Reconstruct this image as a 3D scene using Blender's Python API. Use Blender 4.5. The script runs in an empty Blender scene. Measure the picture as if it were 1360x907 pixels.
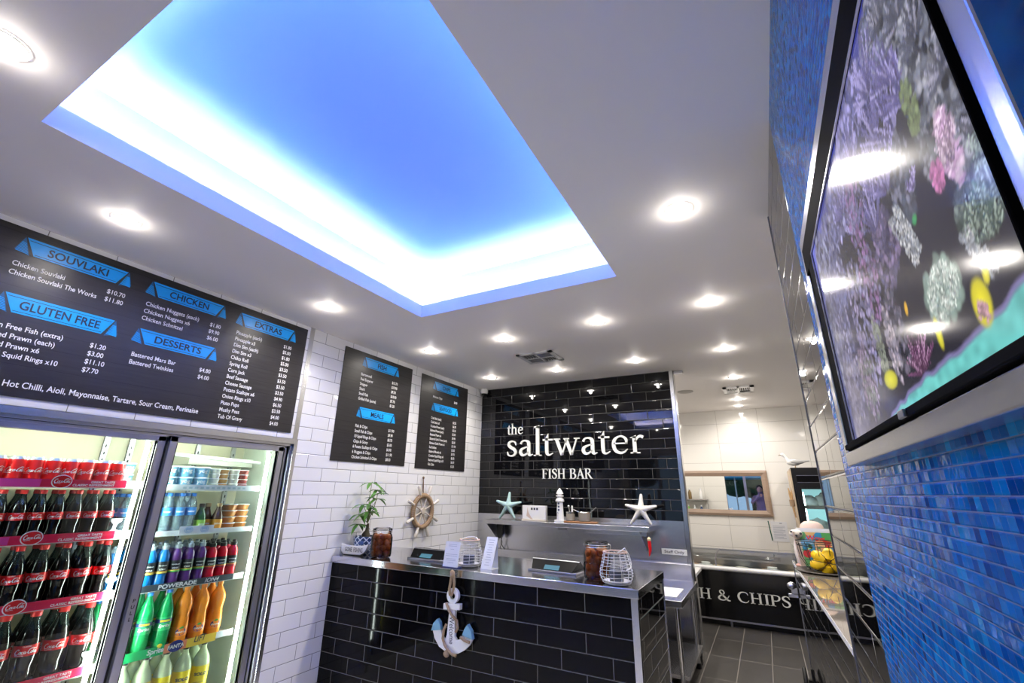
import bpy, bmesh, math, random
import numpy as np
from mathutils import Vector, Matrix

C = bpy.context.scene.collection
PI = math.pi
random.seed(7)
SC = bpy.context.scene

# ------------------------------------------------------------------ camera
CAM_Z = 1.45
cam_d = bpy.data.cameras.new('camera')
cam_d.sensor_width = 36.0
cam_d.lens = 589.48 * 36.0 / 1360.0
cam_d.clip_start = 0.02
cam = bpy.data.objects.new('camera', cam_d)
C.objects.link(cam)
yaw, pitch, roll = 0.49940, 0.32520, 0.014686
Fv = Vector((-math.sin(yaw) * math.cos(pitch), math.cos(yaw) * math.cos(pitch), math.sin(pitch)))
Rv = Vector((math.cos(yaw), math.sin(yaw), 0))
Uv = Rv.cross(Fv)
cr, sr = math.cos(roll), math.sin(roll)
Rv, Uv = cr * Rv + sr * Uv, -sr * Rv + cr * Uv
mw = Matrix.Identity(4)
for i in range(3):
    mw[i][0], mw[i][1], mw[i][2] = Rv[i], Uv[i], -Fv[i]
mw[2][3] = CAM_Z
cam.matrix_world = mw
SC.camera = cam

# ------------------------------------------------------------------ world, exposure, render quality
LAMP_W = 25.0          # each recessed downlight
COVE_BLUE = 22.0       # blue diodes of the cove
COVE_WHITE = 95.0      # white strips added to pale the recess edges
TUBE = 40.0             # fridge tubes
EXPOSURE = 0.62
SC.view_settings.view_transform = 'Standard'
SC.view_settings.look = 'None'
SC.view_settings.gamma = 1.0
SC.view_settings.use_curve_mapping = False
SC.view_settings.exposure = EXPOSURE
cy = SC.cycles
cy.max_bounces = 10
cy.diffuse_bounces = 7
cy.glossy_bounces = 5
cy.transparent_max_bounces = 16
cy.transmission_bounces = 6
cy.caustics_reflective = False
cy.caustics_refractive = False
cy.sample_clamp_indirect = 6.0
cy.use_denoising = True
world = bpy.data.worlds.new('world')
SC.world = world
world.use_nodes = True
wn = world.node_tree.nodes
wb = wn['Background']
wb.inputs[0].default_value = (0.42, 0.60, 0.95, 1)
wb.inputs[1].default_value = 0.6

# ------------------------------------------------------------------ room dimensions (metres, camera stands over 0,0)
XL, YB, XR, ZC = -3.135, 4.947, 0.199, 2.72
YEND = 2.19            # far end of the right wall
YBLUE = 1.53           # where blue mosaic turns to black tile
YK = 7.84              # kitchen end wall
XW = -0.70             # free end of the sign wall
YC = 2.776             # counter front
YF = -1.7              # shop front
HP = 0.1016            # tile pitch

# ------------------------------------------------------------------ mesh builder
class MB:
    def __init__(s):
        s.v, s.f, s.m = [], [], []
    def add(s, vs, fs, mi=0):
        o = len(s.v)
        s.v += [tuple(p) for p in vs]
        for f in fs:
            s.f.append(tuple(i + o for i in f)); s.m.append(mi)
        return s
    def box(s, x0, x1, y0, y1, z0, z1, mi=0):
        vs = [(x, y, z) for z in (z0, z1) for y in (y0, y1) for x in (x0, x1)]
        return s.add(vs, [(0, 2, 3, 1), (4, 5, 7, 6), (0, 1, 5, 4), (1, 3, 7, 5), (3, 2, 6, 7), (2, 0, 4, 6)], mi)
    def quad(s, a, b, c, d, mi=0):
        return s.add([a, b, c, d], [(0, 1, 2, 3)], mi)
    def cyl(s, p0, p1, r0, r1=None, n=12, mi=0, caps=True):
        r1 = r0 if r1 is None else r1
        p0, p1 = Vector(p0), Vector(p1)
        d = (p1 - p0).normalized()
        a = d.orthogonal().normalized(); b = d.cross(a)
        vs = []
        for p, r in ((p0, r0), (p1, r1)):
            for i in range(n):
                t = 2 * PI * i / n
                vs.append(p + r * (math.cos(t) * a + math.sin(t) * b))
        fs = [(i, (i + 1) % n, n + (i + 1) % n, n + i) for i in range(n)]
        if caps:
            fs += [tuple(range(n))[::-1], tuple(range(n, 2 * n))]
        return s.add(vs, fs, mi)
    def tube(s, pts, r, n=6, mi=0, closed=False):
        pts = [Vector(p) for p in pts]
        k = len(pts)
        rr = r if isinstance(r, (list, tuple)) else [r] * k
        vs = []; prev = None
        for i in range(k):
            if closed:
                d = pts[(i + 1) % k] - pts[i - 1]
            else:
                d = pts[min(i + 1, k - 1)] - pts[max(i - 1, 0)]
            d.normalize()
            if prev is None:
                a = d.orthogonal().normalized()
            else:
                a = (prev - d * prev.dot(d))
                a = a.normalized() if a.length > 1e-6 else d.orthogonal().normalized()
            prev = a
            b = d.cross(a)
            for j in range(n):
                t = 2 * PI * j / n
                vs.append(pts[i] + rr[i] * (math.cos(t) * a + math.sin(t) * b))
        fs = []
        for i in range(k if closed else k - 1):
            i2 = (i + 1) % k
            for j in range(n):
                j2 = (j + 1) % n
                fs.append((i * n + j, i * n + j2, i2 * n + j2, i2 * n + j))
        if not closed:
            fs += [tuple(range(n))[::-1], tuple(range((k - 1) * n, k * n))]
        return s.add(vs, fs, mi)
    def lathe(s, prof, n=20, o=(0, 0, 0), mi=0, ax='z', caps=True):
        """prof: (r, h[, material index of the band above])."""
        vs = []
        for p in prof:
            r, h = p[0], p[1]
            for i in range(n):
                t = 2 * PI * i / n
                c, q = r * math.cos(t), r * math.sin(t)
                w = (c, q, h) if ax == 'z' else ((h, c, q) if ax == 'x' else (q, h, c))
                vs.append((w[0] + o[0], w[1] + o[1], w[2] + o[2]))
        b = len(s.v)
        s.v += vs
        for k in range(len(prof) - 1):
            m_ = prof[k][2] if len(prof[k]) > 2 else mi
            for i in range(n):
                i2 = (i + 1) % n
                s.f.append((b + k * n + i, b + k * n + i2, b + (k + 1) * n + i2, b + (k + 1) * n + i)); s.m.append(m_)
        if caps:
            s.f.append(tuple(b + i for i in range(n))[::-1]); s.m.append(prof[0][2] if len(prof[0]) > 2 else mi)
            s.f.append(tuple(b + (len(prof) - 1) * n + i for i in range(n))); s.m.append(prof[-2][2] if len(prof[-2]) > 2 else mi)
        return s
    def ell(s, c, r, n=14, m=9, mi=0, fn=None):
        vs = []
        for j in range(m + 1):
            ph = PI * j / m
            for i in range(n):
                t = 2 * PI * i / n
                p = Vector((math.sin(ph) * math.cos(t), math.sin(ph) * math.sin(t), math.cos(ph)))
                k = fn(p) if fn else 1.0
                vs.append((c[0] + r[0] * p.x * k, c[1] + r[1] * p.y * k, c[2] + r[2] * p.z * k))
        fs = [(j * n + i, j * n + (i + 1) % n, (j + 1) * n + (i + 1) % n, (j + 1) * n + i) for j in range(m) for i in range(n)]
        fs = [f[::-1] for f in fs]
        return s.add(vs, fs, mi)
    def prism(s, poly, o, ex, ey, depth, mi=0):
        """poly in (u, v); extruded by depth along ex x ey."""
        o, ex, ey = Vector(o), Vector(ex), Vector(ey)
        nz = ex.cross(ey).normalized()
        k = len(poly)
        vs = [o + ex * u + ey * v for u, v in poly] + [o + ex * u + ey * v + nz * depth for u, v in poly]
        fs = [tuple(range(k))[::-1], tuple(range(k, 2 * k))] + [(i, (i + 1) % k, k + (i + 1) % k, k + i) for i in range(k)]
        return s.add(vs, fs, mi)
    def flat(s, geo, o, ex, ey, mi=0):
        o, ex, ey = Vector(o), Vector(ex), Vector(ey)
        return s.add([o + ex * p[0] + ey * p[1] for p in geo[0]], geo[1], mi)
    def build(s, name, mats, parent=None, smooth=True, bevel=0, loc=None):
        me = bpy.data.meshes.new(name)
        me.from_pydata([tuple(v) for v in s.v], [], s.f)
        if not isinstance(mats, (list, tuple)):
            mats = [mats]
        for m_ in mats:
            me.materials.append(m_)
        me.polygons.foreach_set('material_index', s.m)
        bm = bmesh.new(); bm.from_mesh(me)
        bmesh.ops.recalc_face_normals(bm, faces=bm.faces)
        bm.to_mesh(me); bm.free()
        if smooth:
            me.polygons.foreach_set('use_smooth', [True] * len(me.polygons))
            me.set_sharp_from_angle(angle=math.radians(38))
        me.update()
        o = bpy.data.objects.new(name, me)
        C.objects.link(o)
        if parent is not None:
            o.parent = parent
        if loc:
            o.location = loc
        if bevel:
            b = o.modifiers.new('bevel', 'BEVEL'); b.width = bevel; b.segments = 2; b.limit_method = 'ANGLE'
        return o

def thing(name, label, cat, loc=(0, 0, 0), group=None, rotz=0):
    o = bpy.data.objects.new(name, None)
    o.empty_display_size = 0.05
    C.objects.link(o)
    o.location = loc
    o.rotation_euler = (0, 0, rotz)
    return tag(o, label, cat, group)
def tag(o, label, cat, group=None, kind=None):
    o['label'] = label; o['category'] = cat
    if group: o['group'] = group
    if kind: o['kind'] = kind
    return o
def struct(o):
    o['kind'] = 'structure'
    return o
def dup(root, loc, label, group=None, rotz=0, scale=None):
    r = root.copy(); C.objects.link(r); r.location = loc; r.rotation_euler = (0, 0, rotz)
    if scale: r.scale = scale
    r['label'] = label
    if group: r['group'] = group
    for ch in list(root.children):
        c = ch.copy(); C.objects.link(c); c.parent = r
        for g in list(ch.children):
            d = g.copy(); C.objects.link(d); d.parent = c
    return r

# ------------------------------------------------------------------ materials
MAT = {}
def pmat(name, col, rough=0.5, metal=0.0, spec=0.5, coat=0.0, emit=None, estr=0.0, alpha=1.0, trans=0.0, ior=1.45, vary=0.0, vscale=20.0, bump=0.0, bscale=60.0, stretch=None):
    if name in MAT: return MAT[name]
    m = bpy.data.materials.new(name); m.use_nodes = True
    nt = m.node_tree; p = nt.nodes['Principled BSDF']
    p.inputs['Base Color'].default_value = (*col, 1)
    p.inputs['Roughness'].default_value = rough
    p.inputs['Metallic'].default_value = metal
    p.inputs['Specular IOR Level'].default_value = spec
    p.inputs['Coat Weight'].default_value = coat
    p.inputs['IOR'].default_value = ior
    p.inputs['Transmission Weight'].default_value = trans
    p.inputs['Alpha'].default_value = alpha
    if emit:
        p.inputs['Emission Color'].default_value = (*emit, 1); p.inputs['Emission Strength'].default_value = estr
    if vary or bump:
        tc = nt.nodes.new('ShaderNodeTexCoord'); src = tc.outputs['Object']
        if stretch:
            mp = nt.nodes.new('ShaderNodeMapping'); mp.inputs['Scale'].default_value = stretch
            nt.links.new(src, mp.inputs[0]); src = mp.outputs[0]
    if vary:
        nz = nt.nodes.new('ShaderNodeTexNoise'); nz.inputs['Scale'].default_value = vscale; nz.inputs['Detail'].default_value = 4
        nt.links.new(src, nz.inputs['Vector'])
        mx = nt.nodes.new('ShaderNodeMix'); mx.data_type = 'RGBA'
        mx.inputs['A'].default_value = (*[max(0, c * (1 - vary)) for c in col], 1)
        mx.inputs['B'].default_value = (*[min(1, c * (1 + vary)) for c in col], 1)
        nt.links.new(nz.outputs['Fac'], mx.inputs['Factor']); nt.links.new(mx.outputs['Result'], p.inputs['Base Color'])
    if bump:
        nb = nt.nodes.new('ShaderNodeTexNoise'); nb.inputs['Scale'].default_value = bscale; nb.inputs['Detail'].default_value = 3
        nt.links.new(src, nb.inputs['Vector'])
        bp = nt.nodes.new('ShaderNodeBump'); bp.inputs['Strength'].default_value = bump; bp.inputs['Distance'].default_value = 0.004
        nt.links.new(nb.outputs['Fac'], bp.inputs['Height']); nt.links.new(bp.outputs[0], p.inputs['Normal'])
    MAT[name] = m
    return m

def glass_mat(name, tint=(0.93, 0.98, 0.95), ior=1.45, rough=0.0, body=None, bodyfac=0.0):
    if name in MAT: return MAT[name]
    m = bpy.data.materials.new(name); m.use_nodes = True
    nt = m.node_tree; nt.nodes.clear(); N = nt.nodes.new; L = nt.links.new
    out = N('ShaderNodeOutputMaterial'); tr = N('ShaderNodeBsdfTransparent'); tr.inputs[0].default_value = (*tint, 1)
    gl = N('ShaderNodeBsdfGlossy'); gl.inputs['Roughness'].default_value = rough
    fr = N('ShaderNodeFresnel'); fr.inputs[0].default_value = ior
    mx = N('ShaderNodeMixShader'); L(fr.outputs[0], mx.inputs[0])
    base = tr.outputs[0]
    if body:
        df = N('ShaderNodeBsdfDiffuse'); df.inputs[0].default_value = (*body, 1)
        m2 = N('ShaderNodeMixShader'); m2.inputs[0].default_value = bodyfac
        L(tr.outputs[0], m2.inputs[1]); L(df.outputs[0], m2.inputs[2]); base = m2.outputs[0]
    L(base, mx.inputs[1]); L(gl.outputs[0], mx.inputs[2]); L(mx.outputs[0], out.inputs[0])
    MAT[name] = m
    return m

def tile_mat(name, comp, W, H, u0, v0, col, grout, rough=0.06, gw=0.003, tilt=0.01, brick=True, bev=0.003, bumpd=0.0012, cols=None, wavy=0.0, stag=0.5, coat=0.0, spec=0.5, usharp=1.0, rowrand=False, ior=1.5):
    if name in MAT: return MAT[name]
    m = bpy.data.materials.new(name); m.use_nodes = True
    nt = m.node_tree; N = nt.nodes.new; L = nt.links.new
    p = nt.nodes['Principled BSDF']
    def mt(op, a, b=None, c=None):
        n = N('ShaderNodeMath'); n.operation = op
        for i, q in enumerate((a, b, c)):
            if q is None: continue
            if isinstance(q, (int, float)): n.inputs[i].default_value = q
            else: L(q, n.inputs[i])
        return n.outputs[0]
    g = N('ShaderNodeNewGeometry'); sx = N('ShaderNodeSeparateXYZ'); L(g.outputs['Position'], sx.inputs[0])
    U = sx.outputs['XYZ'.index(comp[0])]; V = sx.outputs['XYZ'.index(comp[1])]
    v = mt('DIVIDE', mt('SUBTRACT', V, v0), H)
    row = mt('FLOOR', v); fv = mt('SUBTRACT', v, row)
    u = mt('DIVIDE', mt('SUBTRACT', U, u0), W)
    if brick:
        par = mt('SUBTRACT', row, mt('MULTIPLY', mt('FLOOR', mt('DIVIDE', row, 2.0)), 2.0))
        u = mt('ADD', u, mt('MULTIPLY', par, stag))
    if rowrand:
        u = mt('ADD', u, mt('FRACT', mt('MULTIPLY', mt('SINE', mt('MULTIPLY', row, 12.9898)), 437.585)))
    colm = mt('FLOOR', u); fu = mt('SUBTRACT', u, colm)
    du = mt('MULTIPLY', mt('SUBTRACT', 0.5, mt('ABSOLUTE', mt('SUBTRACT', fu, 0.5))), W * usharp)
    dv = mt('MULTIPLY', mt('SUBTRACT', 0.5, mt('ABSOLUTE', mt('SUBTRACT', fv, 0.5))), H)
    d = mt('MINIMUM', du, dv)
    def ss(a, b):
        n = N('ShaderNodeMapRange'); n.interpolation_type = 'SMOOTHSTEP'
        n.inputs['From Min'].default_value = a; n.inputs['From Max'].default_value = b
        L(d, n.inputs['Value']); return n.outputs[0]
    mask = ss(gw / 2 - 0.0003, gw / 2 + 0.0005)
    hgt = ss(gw / 2, gw / 2 + bev)
    cx = N('ShaderNodeCombineXYZ'); L(colm, cx.inputs[0]); L(row, cx.inputs[1])
    wn_ = N('ShaderNodeTexWhiteNoise'); wn_.noise_dimensions = '2D'; L(cx.outputs[0], wn_.inputs['Vector'])
    tilec = N('ShaderNodeMix'); tilec.data_type = 'RGBA'
    if cols:
        rp = N('ShaderNodeValToRGB'); L(wn_.outputs['Value'], rp.inputs[0])
        el = rp.color_ramp.elements
        for i, c in enumerate(cols):
            e = el[i] if i < 2 else el.new(1.0)
            e.position = i / (len(cols) - 1); e.color = (*c, 1)
        for i, c in enumerate(cols):
            pass
        L(rp.outputs[0], tilec.inputs['B'])
    else:
        tilec.inputs['B'].default_value = (*col, 1)
    tilec.inputs['A'].default_value = (*grout, 1); L(mask, tilec.inputs['Factor'])
    L(tilec.outputs['Result'], p.inputs['Base Color'])
    rr = mt('ADD', mt('MULTIPLY', mask, rough - 0.7), 0.7); L(rr, p.inputs['Roughness'])
    # every tile sits at its own very slight angle
    s1 = N('ShaderNodeVectorMath'); s1.operation = 'SUBTRACT'; L(wn_.outputs['Color'], s1.inputs[0]); s1.inputs[1].default_value = (.5, .5, .5)
    s2 = N('ShaderNodeVectorMath'); s2.operation = 'SCALE'; L(s1.outputs[0], s2.inputs[0]); s2.inputs['Scale'].default_value = tilt
    s3 = N('ShaderNodeVectorMath'); s3.operation = 'ADD'; L(g.outputs['Normal'], s3.inputs[0]); L(s2.outputs[0], s3.inputs[1])
    s4 = N('ShaderNodeVectorMath'); s4.operation = 'NORMALIZE'; L(s3.outputs[0], s4.inputs[0])
    bp = N('ShaderNodeBump'); bp.inputs['Strength'].default_value = 1.0; bp.inputs['Distance'].default_value = bumpd
    h = hgt
    if wavy:
        nz = N('ShaderNodeTexNoise'); nz.inputs['Scale'].default_value = 90.0; L(g.outputs['Position'], nz.inputs['Vector'])
        h = mt('ADD', hgt, mt('MULTIPLY', nz.outputs['Fac'], wavy))
    L(h, bp.inputs['Height']); L(s4.outputs[0], bp.inputs['Normal']); L(bp.outputs[0], p.inputs['Normal'])
    p.inputs['Coat Weight'].default_value = coat
    p.inputs['Specular IOR Level'].default_value = spec
    p.inputs['IOR'].default_value = ior
    MAT[name] = m
    return m

m_ceil = pmat('ceiling_paint', (0.92, 0.885, 0.865), 0.6, spec=.2)
m_white = pmat('white_gloss', (0.85, 0.85, 0.86), 0.25)
m_whitematte = pmat('white_matte', (0.82, 0.81, 0.79), 0.6)
m_paper = pmat('paper', (0.74, 0.75, 0.79), 0.6)
m_ink = pmat('ink', (0.05, 0.05, 0.07), 0.6)
m_steel = pmat('brushed_steel', (0.60, 0.60, 0.61), 0.24, 1.0, bump=0.05, bscale=14, stretch=(2, 2, 60))
m_steelh = pmat('brushed_steel_long', (0.64, 0.64, 0.66), 0.27, 1.0, bump=0.04, bscale=10, stretch=(1.5, 40, 40))
m_alu = pmat('aluminium', (0.55, 0.55, 0.60), 0.32, 1.0)
m_aludark = pmat('dark_aluminium', (0.30, 0.30, 0.34), 0.38, 0.9)
m_black = pmat('black_plastic', (0.012, 0.012, 0.014), 0.3)
m_blackm = pmat('black_rubber', (0.015, 0.015, 0.016), 0.6)
m_blackg = pmat('black_gloss', (0.006, 0.006, 0.008), 0.08)
m_board = pmat('menu_board', (0.022, 0.020, 0.021), 0.34, vary=0.55, vscale=5, stretch=(1, 1, 14))
m_blue = pmat('banner_blue', (0.003, 0.36, 0.90), 0.34, vary=0.12, vscale=40)
m_bluetail = pmat('banner_tail', (0.005, 0.10, 0.26), 0.35)
m_navy = pmat('heading_navy', (0.006, 0.012, 0.05), 0.4)
m_text = pmat('menu_white', (0.86, 0.86, 0.86), 0.5)
m_sign = pmat('sign_letter', (0.82, 0.83, 0.80), 0.4)
m_white_tile = tile_mat('white_subway_tile', 'YZ', 0.298, HP, 2.413 - 0.298 * 20.5, 0.892, (0.78, 0.78, 0.80), (0.10, 0.10, 0.11), rough=0.05, gw=0.003, tilt=0.012)
m_black_tile_back = tile_mat('black_tile_sign', 'XZ', 0.306, HP * 1.005, -2.84, 2.614, (0.0035, 0.0035, 0.005), (0.09, 0.09, 0.085), rough=0.03, gw=0.003, tilt=0.008, bev=0.005, bumpd=0.0012)
m_black_tile_counter = tile_mat('black_tile_counter', 'XZ', 0.305, HP, -2.995, 0.892, (0.0035, 0.0035, 0.005), (0.16, 0.16, 0.16), rough=0.06, gw=0.0035, tilt=0.006, bev=0.004, spec=0.13)
m_black_tile_side = tile_mat('black_tile_side', 'YZ', 0.305, HP, 2.4, 0.892, (0.0035, 0.0035, 0.005), (0.16, 0.16, 0.16), rough=0.03, gw=0.0035, tilt=0.006, bev=0.004)
m_black_tile_right = tile_mat('black_tile_right', 'YZ', 0.305, HP, YEND - 0.05, 1.512, (0.004, 0.004, 0.005), (0.07, 0.07, 0.07), rough=0.02, gw=0.003, tilt=0.003, bev=0.005)
m_mosaic = tile_mat('blue_mosaic', 'YZ', 0.0165, 0.0165, 0, 0, None, (0.16, 0.21, 0.34), rough=0.08, gw=0.0010, tilt=0.06, spec=0.5, ior=1.13, usharp=7.0, rowrand=True, brick=False, bev=0.002, bumpd=0.0008,
                    cols=[(0.0, 0.045, 0.24), (0.0, 0.125, 0.44), (0.0, 0.17, 0.54), (0.0, 0.085, 0.34), (0.004, 0.26, 0.64)], wavy=0.5)
m_kitchen_tile = tile_mat('large_white_tile', 'XZ', 0.587, 0.30, -0.53, 1.31, (0.80, 0.78, 0.74), (0.42, 0.40, 0.37), rough=0.08, gw=0.004, tilt=0.004, brick=False)
m_kitchen_tile_y = tile_mat('large_white_tile_side', 'YZ', 0.587, 0.30, 0, 1.31, (0.80, 0.78, 0.74), (0.42, 0.40, 0.37), rough=0.08, gw=0.004, tilt=0.004, brick=False)
m_floor = tile_mat('dark_floor_tile', 'YX', 0.6, 0.263, 5.87, -0.683, (0.062, 0.058, 0.054), (0.22, 0.20, 0.18), rough=0.32, gw=0.006, tilt=0.004, brick=False)
m_redplastic = pmat('cola_red', (0.72, 0.008, 0.012), 0.3)
m_glass = glass_mat('clear_glass')
m_doorglass = glass_mat('door_glass', (0.95, 0.99, 0.96), 1.32)

# ------------------------------------------------------------------ lettering
_tc = {}
def text_geo(s, size=1.0, bold=0.0, shear=0.0, align='LEFT', sx=1.0, width=None):
    key = (s, size, bold, shear, align, sx, width)
    if key in _tc: return _tc[key]
    cu = bpy.data.curves.new('t', 'FONT'); cu.body = s; cu.size = size; cu.offset = bold * size; cu.shear = shear
    cu.align_x = align; cu.resolution_u = 3
    ob = bpy.data.objects.new('t', cu)
    me = bpy.data.meshes.new_from_object(ob)
    vs = [(v.co.x * sx, v.co.y) for v in me.vertices]
    fs = [tuple(p.vertices) for p in me.polygons]
    bpy.data.objects.remove(ob); bpy.data.curves.remove(cu); bpy.data.meshes.remove(me)
    if width and vs:
        x0 = min(v[0] for v in vs); x1 = max(v[0] for v in vs)
        k = width / max(x1 - x0, 1e-6)
        vs = [(v[0] * k, v[1]) for v in vs]
    _tc[key] = (vs, fs)
    return _tc[key]

def cr_curve(pts, n=7):
    P = [np.array(p, float) for p in pts]
    if len(P) == 2: return P
    out = []
    Q = [2 * P[0] - P[1]] + P + [2 * P[-1] - P[-2]]
    for i in range(1, len(Q) - 2):
        for k in range(n):
            t = k / n
            a, b, c, d = Q[i - 1:i + 3]
            out.append(0.5 * ((2 * b) + (c - a) * t + (2 * a - 5 * b + 4 * c - d) * t * t + (3 * b - a - 3 * c + d) * t ** 3))
    out.append(P[-1])
    return out
def stroke_poly(pts):
    S = cr_curve(pts)
    L_, R_ = [], []
    for i, p in enumerate(S):
        d = S[min(i + 1, len(S) - 1)][:2] - S[max(i - 1, 0)][:2]
        d = d / (np.hypot(*d) + 1e-9); n_ = np.array([-d[1], d[0]])
        w = max(p[2], 0.012) / 2
        L_.append(p[:2] + n_ * w); R_.append(p[:2] - n_ * w)
    return L_, R_
def bx(x0, x1, y0, y1): return [(x0, y0), (x1, y0), (x1, y1), (x0, y1)]
BUP = [(.16, .97, .06), (.36, .965, .06), (.52, .88, .11), (.52, .68, .11), (.38, .55, .06), (.16, .53, .06)]
GLY = {  # advance, strokes (x, y, width), polygons
 'l': (.36, [], [bx(.11, .24, 0, 1.21), bx(.02, .33, 0, .045), [(.02, 1.14), (.24, 1.24), (.24, 1.11)]]),
 't': (.46, [[(.185, .70, .12), (.185, .18, .12), (.22, .05, .09), (.31, .03, .06), (.43, .10, .03)]], [bx(.03, .42, .595, .66), [(.125, .66), (.245, .66), (.245, .88)]]),
 'h': (.80, [[(.17, .48, .04), (.30, .61, .07), (.44, .63, .10), (.56, .53, .12), (.58, .33, .12), (.58, .0, .12)]], [bx(.11, .23, 0, 1.03), [(.02, .96), (.23, 1.05), (.23, .93)], bx(.02, .33, 0, .045), bx(.44, .74, 0, .045)]),
 'e': (.64, [[(.535, .36, .06), (.53, .52, .09), (.42, .63, .07), (.28, .63, .06), (.14, .52, .10), (.10, .32, .12), (.16, .12, .11), (.32, .035, .09), (.46, .07, .06), (.57, .17, .025)]], [bx(.1, .56, .355, .405)]),
 's': (.52, [[(.42, .46, .025), (.39, .57, .05), (.27, .63, .06), (.14, .575, .09), (.12, .47, .11), (.21, .375, .12), (.34, .295, .12), (.41, .17, .10), (.35, .06, .08), (.22, .025, .06), (.10, .07, .05), (.06, .20, .025)]], []),
 'a': (.64, [[(.11, .50, .08), (.17, .60, .06), (.29, .635, .06), (.42, .58, .11), (.45, .44, .12), (.45, .13, .12), (.50, .035, .08), (.61, .07, .03)], [(.45, .39, .04), (.28, .345, .06), (.14, .27, .10), (.11, .15, .12), (.18, .05, .10), (.30, .06, .07), (.45, .17, .04)]], []),
 'w': (1.02, [[(.12, .63, .12), (.32, .01, .10)], [(.32, .01, .05), (.51, .60, .05)], [(.48, .63, .12), (.69, .01, .10)], [(.69, .01, .05), (.89, .63, .05)]], [bx(.01, .25, .615, .66), bx(.39, .60, .615, .66), bx(.79, 1.0, .615, .66)]),
 'r': (.52, [[(.18, .42, .05), (.27, .56, .07), (.37, .62, .09), (.47, .575, .11)]], [bx(.11, .23, 0, .62), bx(.02, .34, 0, .045), [(.02, .57), (.23, .66), (.23, .54)]]),
 'F': (.64, [], [bx(.10, .24, 0, 1), bx(.02, .33, 0, .045), bx(.02, .58, .945, 1), bx(.545, .58, .78, 1), bx(.2, .46, .49, .54), bx(.43, .46, .42, .61)]),
 'I': (.38, [], [bx(.12, .26, 0, 1), bx(.03, .35, 0, .045), bx(.03, .35, .955, 1)]),
 'H': (.86, [], [bx(.10, .23, 0, 1), bx(.58, .71, 0, 1), bx(.02, .31, 0, .045), bx(.02, .31, .955, 1), bx(.5, .79, 0, .045), bx(.5, .79, .955, 1), bx(.2, .6, .48, .54)]),
 'S': (.62, [[(.52, .70, .025), (.48, .88, .06), (.32, .965, .07), (.16, .87, .11), (.14, .71, .13), (.26, .57, .14), (.42, .45, .14), (.50, .26, .12), (.42, .08, .09), (.26, .03, .07), (.12, .11, .06), (.07, .32, .025)]], []),
 'B': (.70, [BUP, [(.3, .54, .05), (.48, .49, .09), (.59, .36, .13), (.57, .14, .13), (.42, .035, .07), (.16, .03, .06)]], [bx(.10, .23, 0, 1), bx(.02, .2, 0, .045), bx(.02, .2, .955, 1)]),
 'A': (.80, [[(.12, .02, .05), (.39, .99, .05)], [(.37, 1.0, .11), (.67, .02, .14)]], [bx(.22, .56, .33, .385), bx(.01, .25, 0, .045), bx(.53, .80, 0, .045)]),
 'R': (.78, [BUP, [(.34, .54, .11), (.66, .02, .13)]], [bx(.10, .23, 0, 1), bx(.02, .32, 0, .045), bx(.02, .2, .955, 1), bx(.58, .78, 0, .045)]),
 'P': (.66, [[(.16, .97, .06), (.40, .965, .06), (.57, .86, .11), (.56, .62, .11), (.42, .48, .06), (.16, .46, .06)]], [bx(.10, .23, 0, 1), bx(.02, .32, 0, .045), bx(.02, .2, .955, 1)]),
 'C': (.82, [[(.71, .72, .025), (.66, .89, .05), (.48, .97, .07), (.25, .89, .11), (.12, .64, .14), (.14, .34, .14), (.27, .10, .11), (.48, .025, .07), (.64, .08, .05), (.74, .24, .025)]], []),
 '&': (.92, [[(.78, .50, .03), (.68, .28, .05), (.52, .10, .08), (.34, .03, .09), (.15, .09, .12), (.09, .25, .13), (.19, .42, .11), (.37, .55, .09), (.47, .71, .08), (.42, .89, .08), (.31, .96, .07), (.21, .89, .09), (.20, .75, .10), (.31, .57, .12), (.52, .28, .13), (.68, .06, .13), (.84, .02, .05)]], []),
 ' ': (.36, [], []),
}
def glyph_into(mb, ch, o, ex, ey, size, depth, sx=1.0, mi=0):
    adv, strokes, polys = GLY[ch]
    o, ex, ey = Vector(o), Vector(ex), Vector(ey)
    nz = ex.cross(ey).normalized()
    for st in strokes:
        L_, R_ = stroke_poly(st)
        k = len(L_)
        vs = []
        for d in (0, depth):
            for P in (L_, R_):
                vs += [o + ex * (p[0] * size * sx) + ey * (p[1] * size) + nz * d for p in P]
        fs = []
        for i in range(k - 1):
            fs += [(i, k + i, k + i + 1, i + 1), (2 * k + i, 2 * k + i + 1, 3 * k + i + 1, 3 * k + i),
                   (i, i + 1, 2 * k + i + 1, 2 * k + i), (k + i, 3 * k + i, 3 * k + i + 1, k + i + 1)]
        fs += [(0, 2 * k, 3 * k, k), (k - 1, 2 * k - 1, 4 * k - 1, 3 * k - 1)]
        mb.add(vs, fs, mi)
    for p in polys:
        mb.prism([(u * size * sx, v * size) for u, v in p], o, ex, ey, depth, mi)
    return adv * size * sx
def word_width(w, sx=1.0): return sum(GLY[c][0] for c in w) * sx
def word(parent, w, o, ex, ey, width, size, depth, mat, base):
    sx = width / (word_width(w) * size)
    x = 0.0
    for ch in w:
        if ch != ' ':
            mb = MB(); glyph_into(mb, ch, Vector(o) + Vector(ex) * x - Vector(base), ex, ey, size, depth, sx)
            mb.build('letter', mat, parent, smooth=False)
        x += GLY[ch][0] * size * sx

def ribbon_geo(strokes, sc=1.0):
    vs, fs = [], []
    for st in strokes:
        L_, R_ = stroke_poly(st)
        b = len(vs); k = len(L_)
        vs += [(p[0] * sc, p[1] * sc) for p in L_] + [(p[0] * sc, p[1] * sc) for p in R_]
        fs += [(b + i, b + k + i, b + k + i + 1, b + i + 1) for i in range(k - 1)]
    return vs, fs
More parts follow.
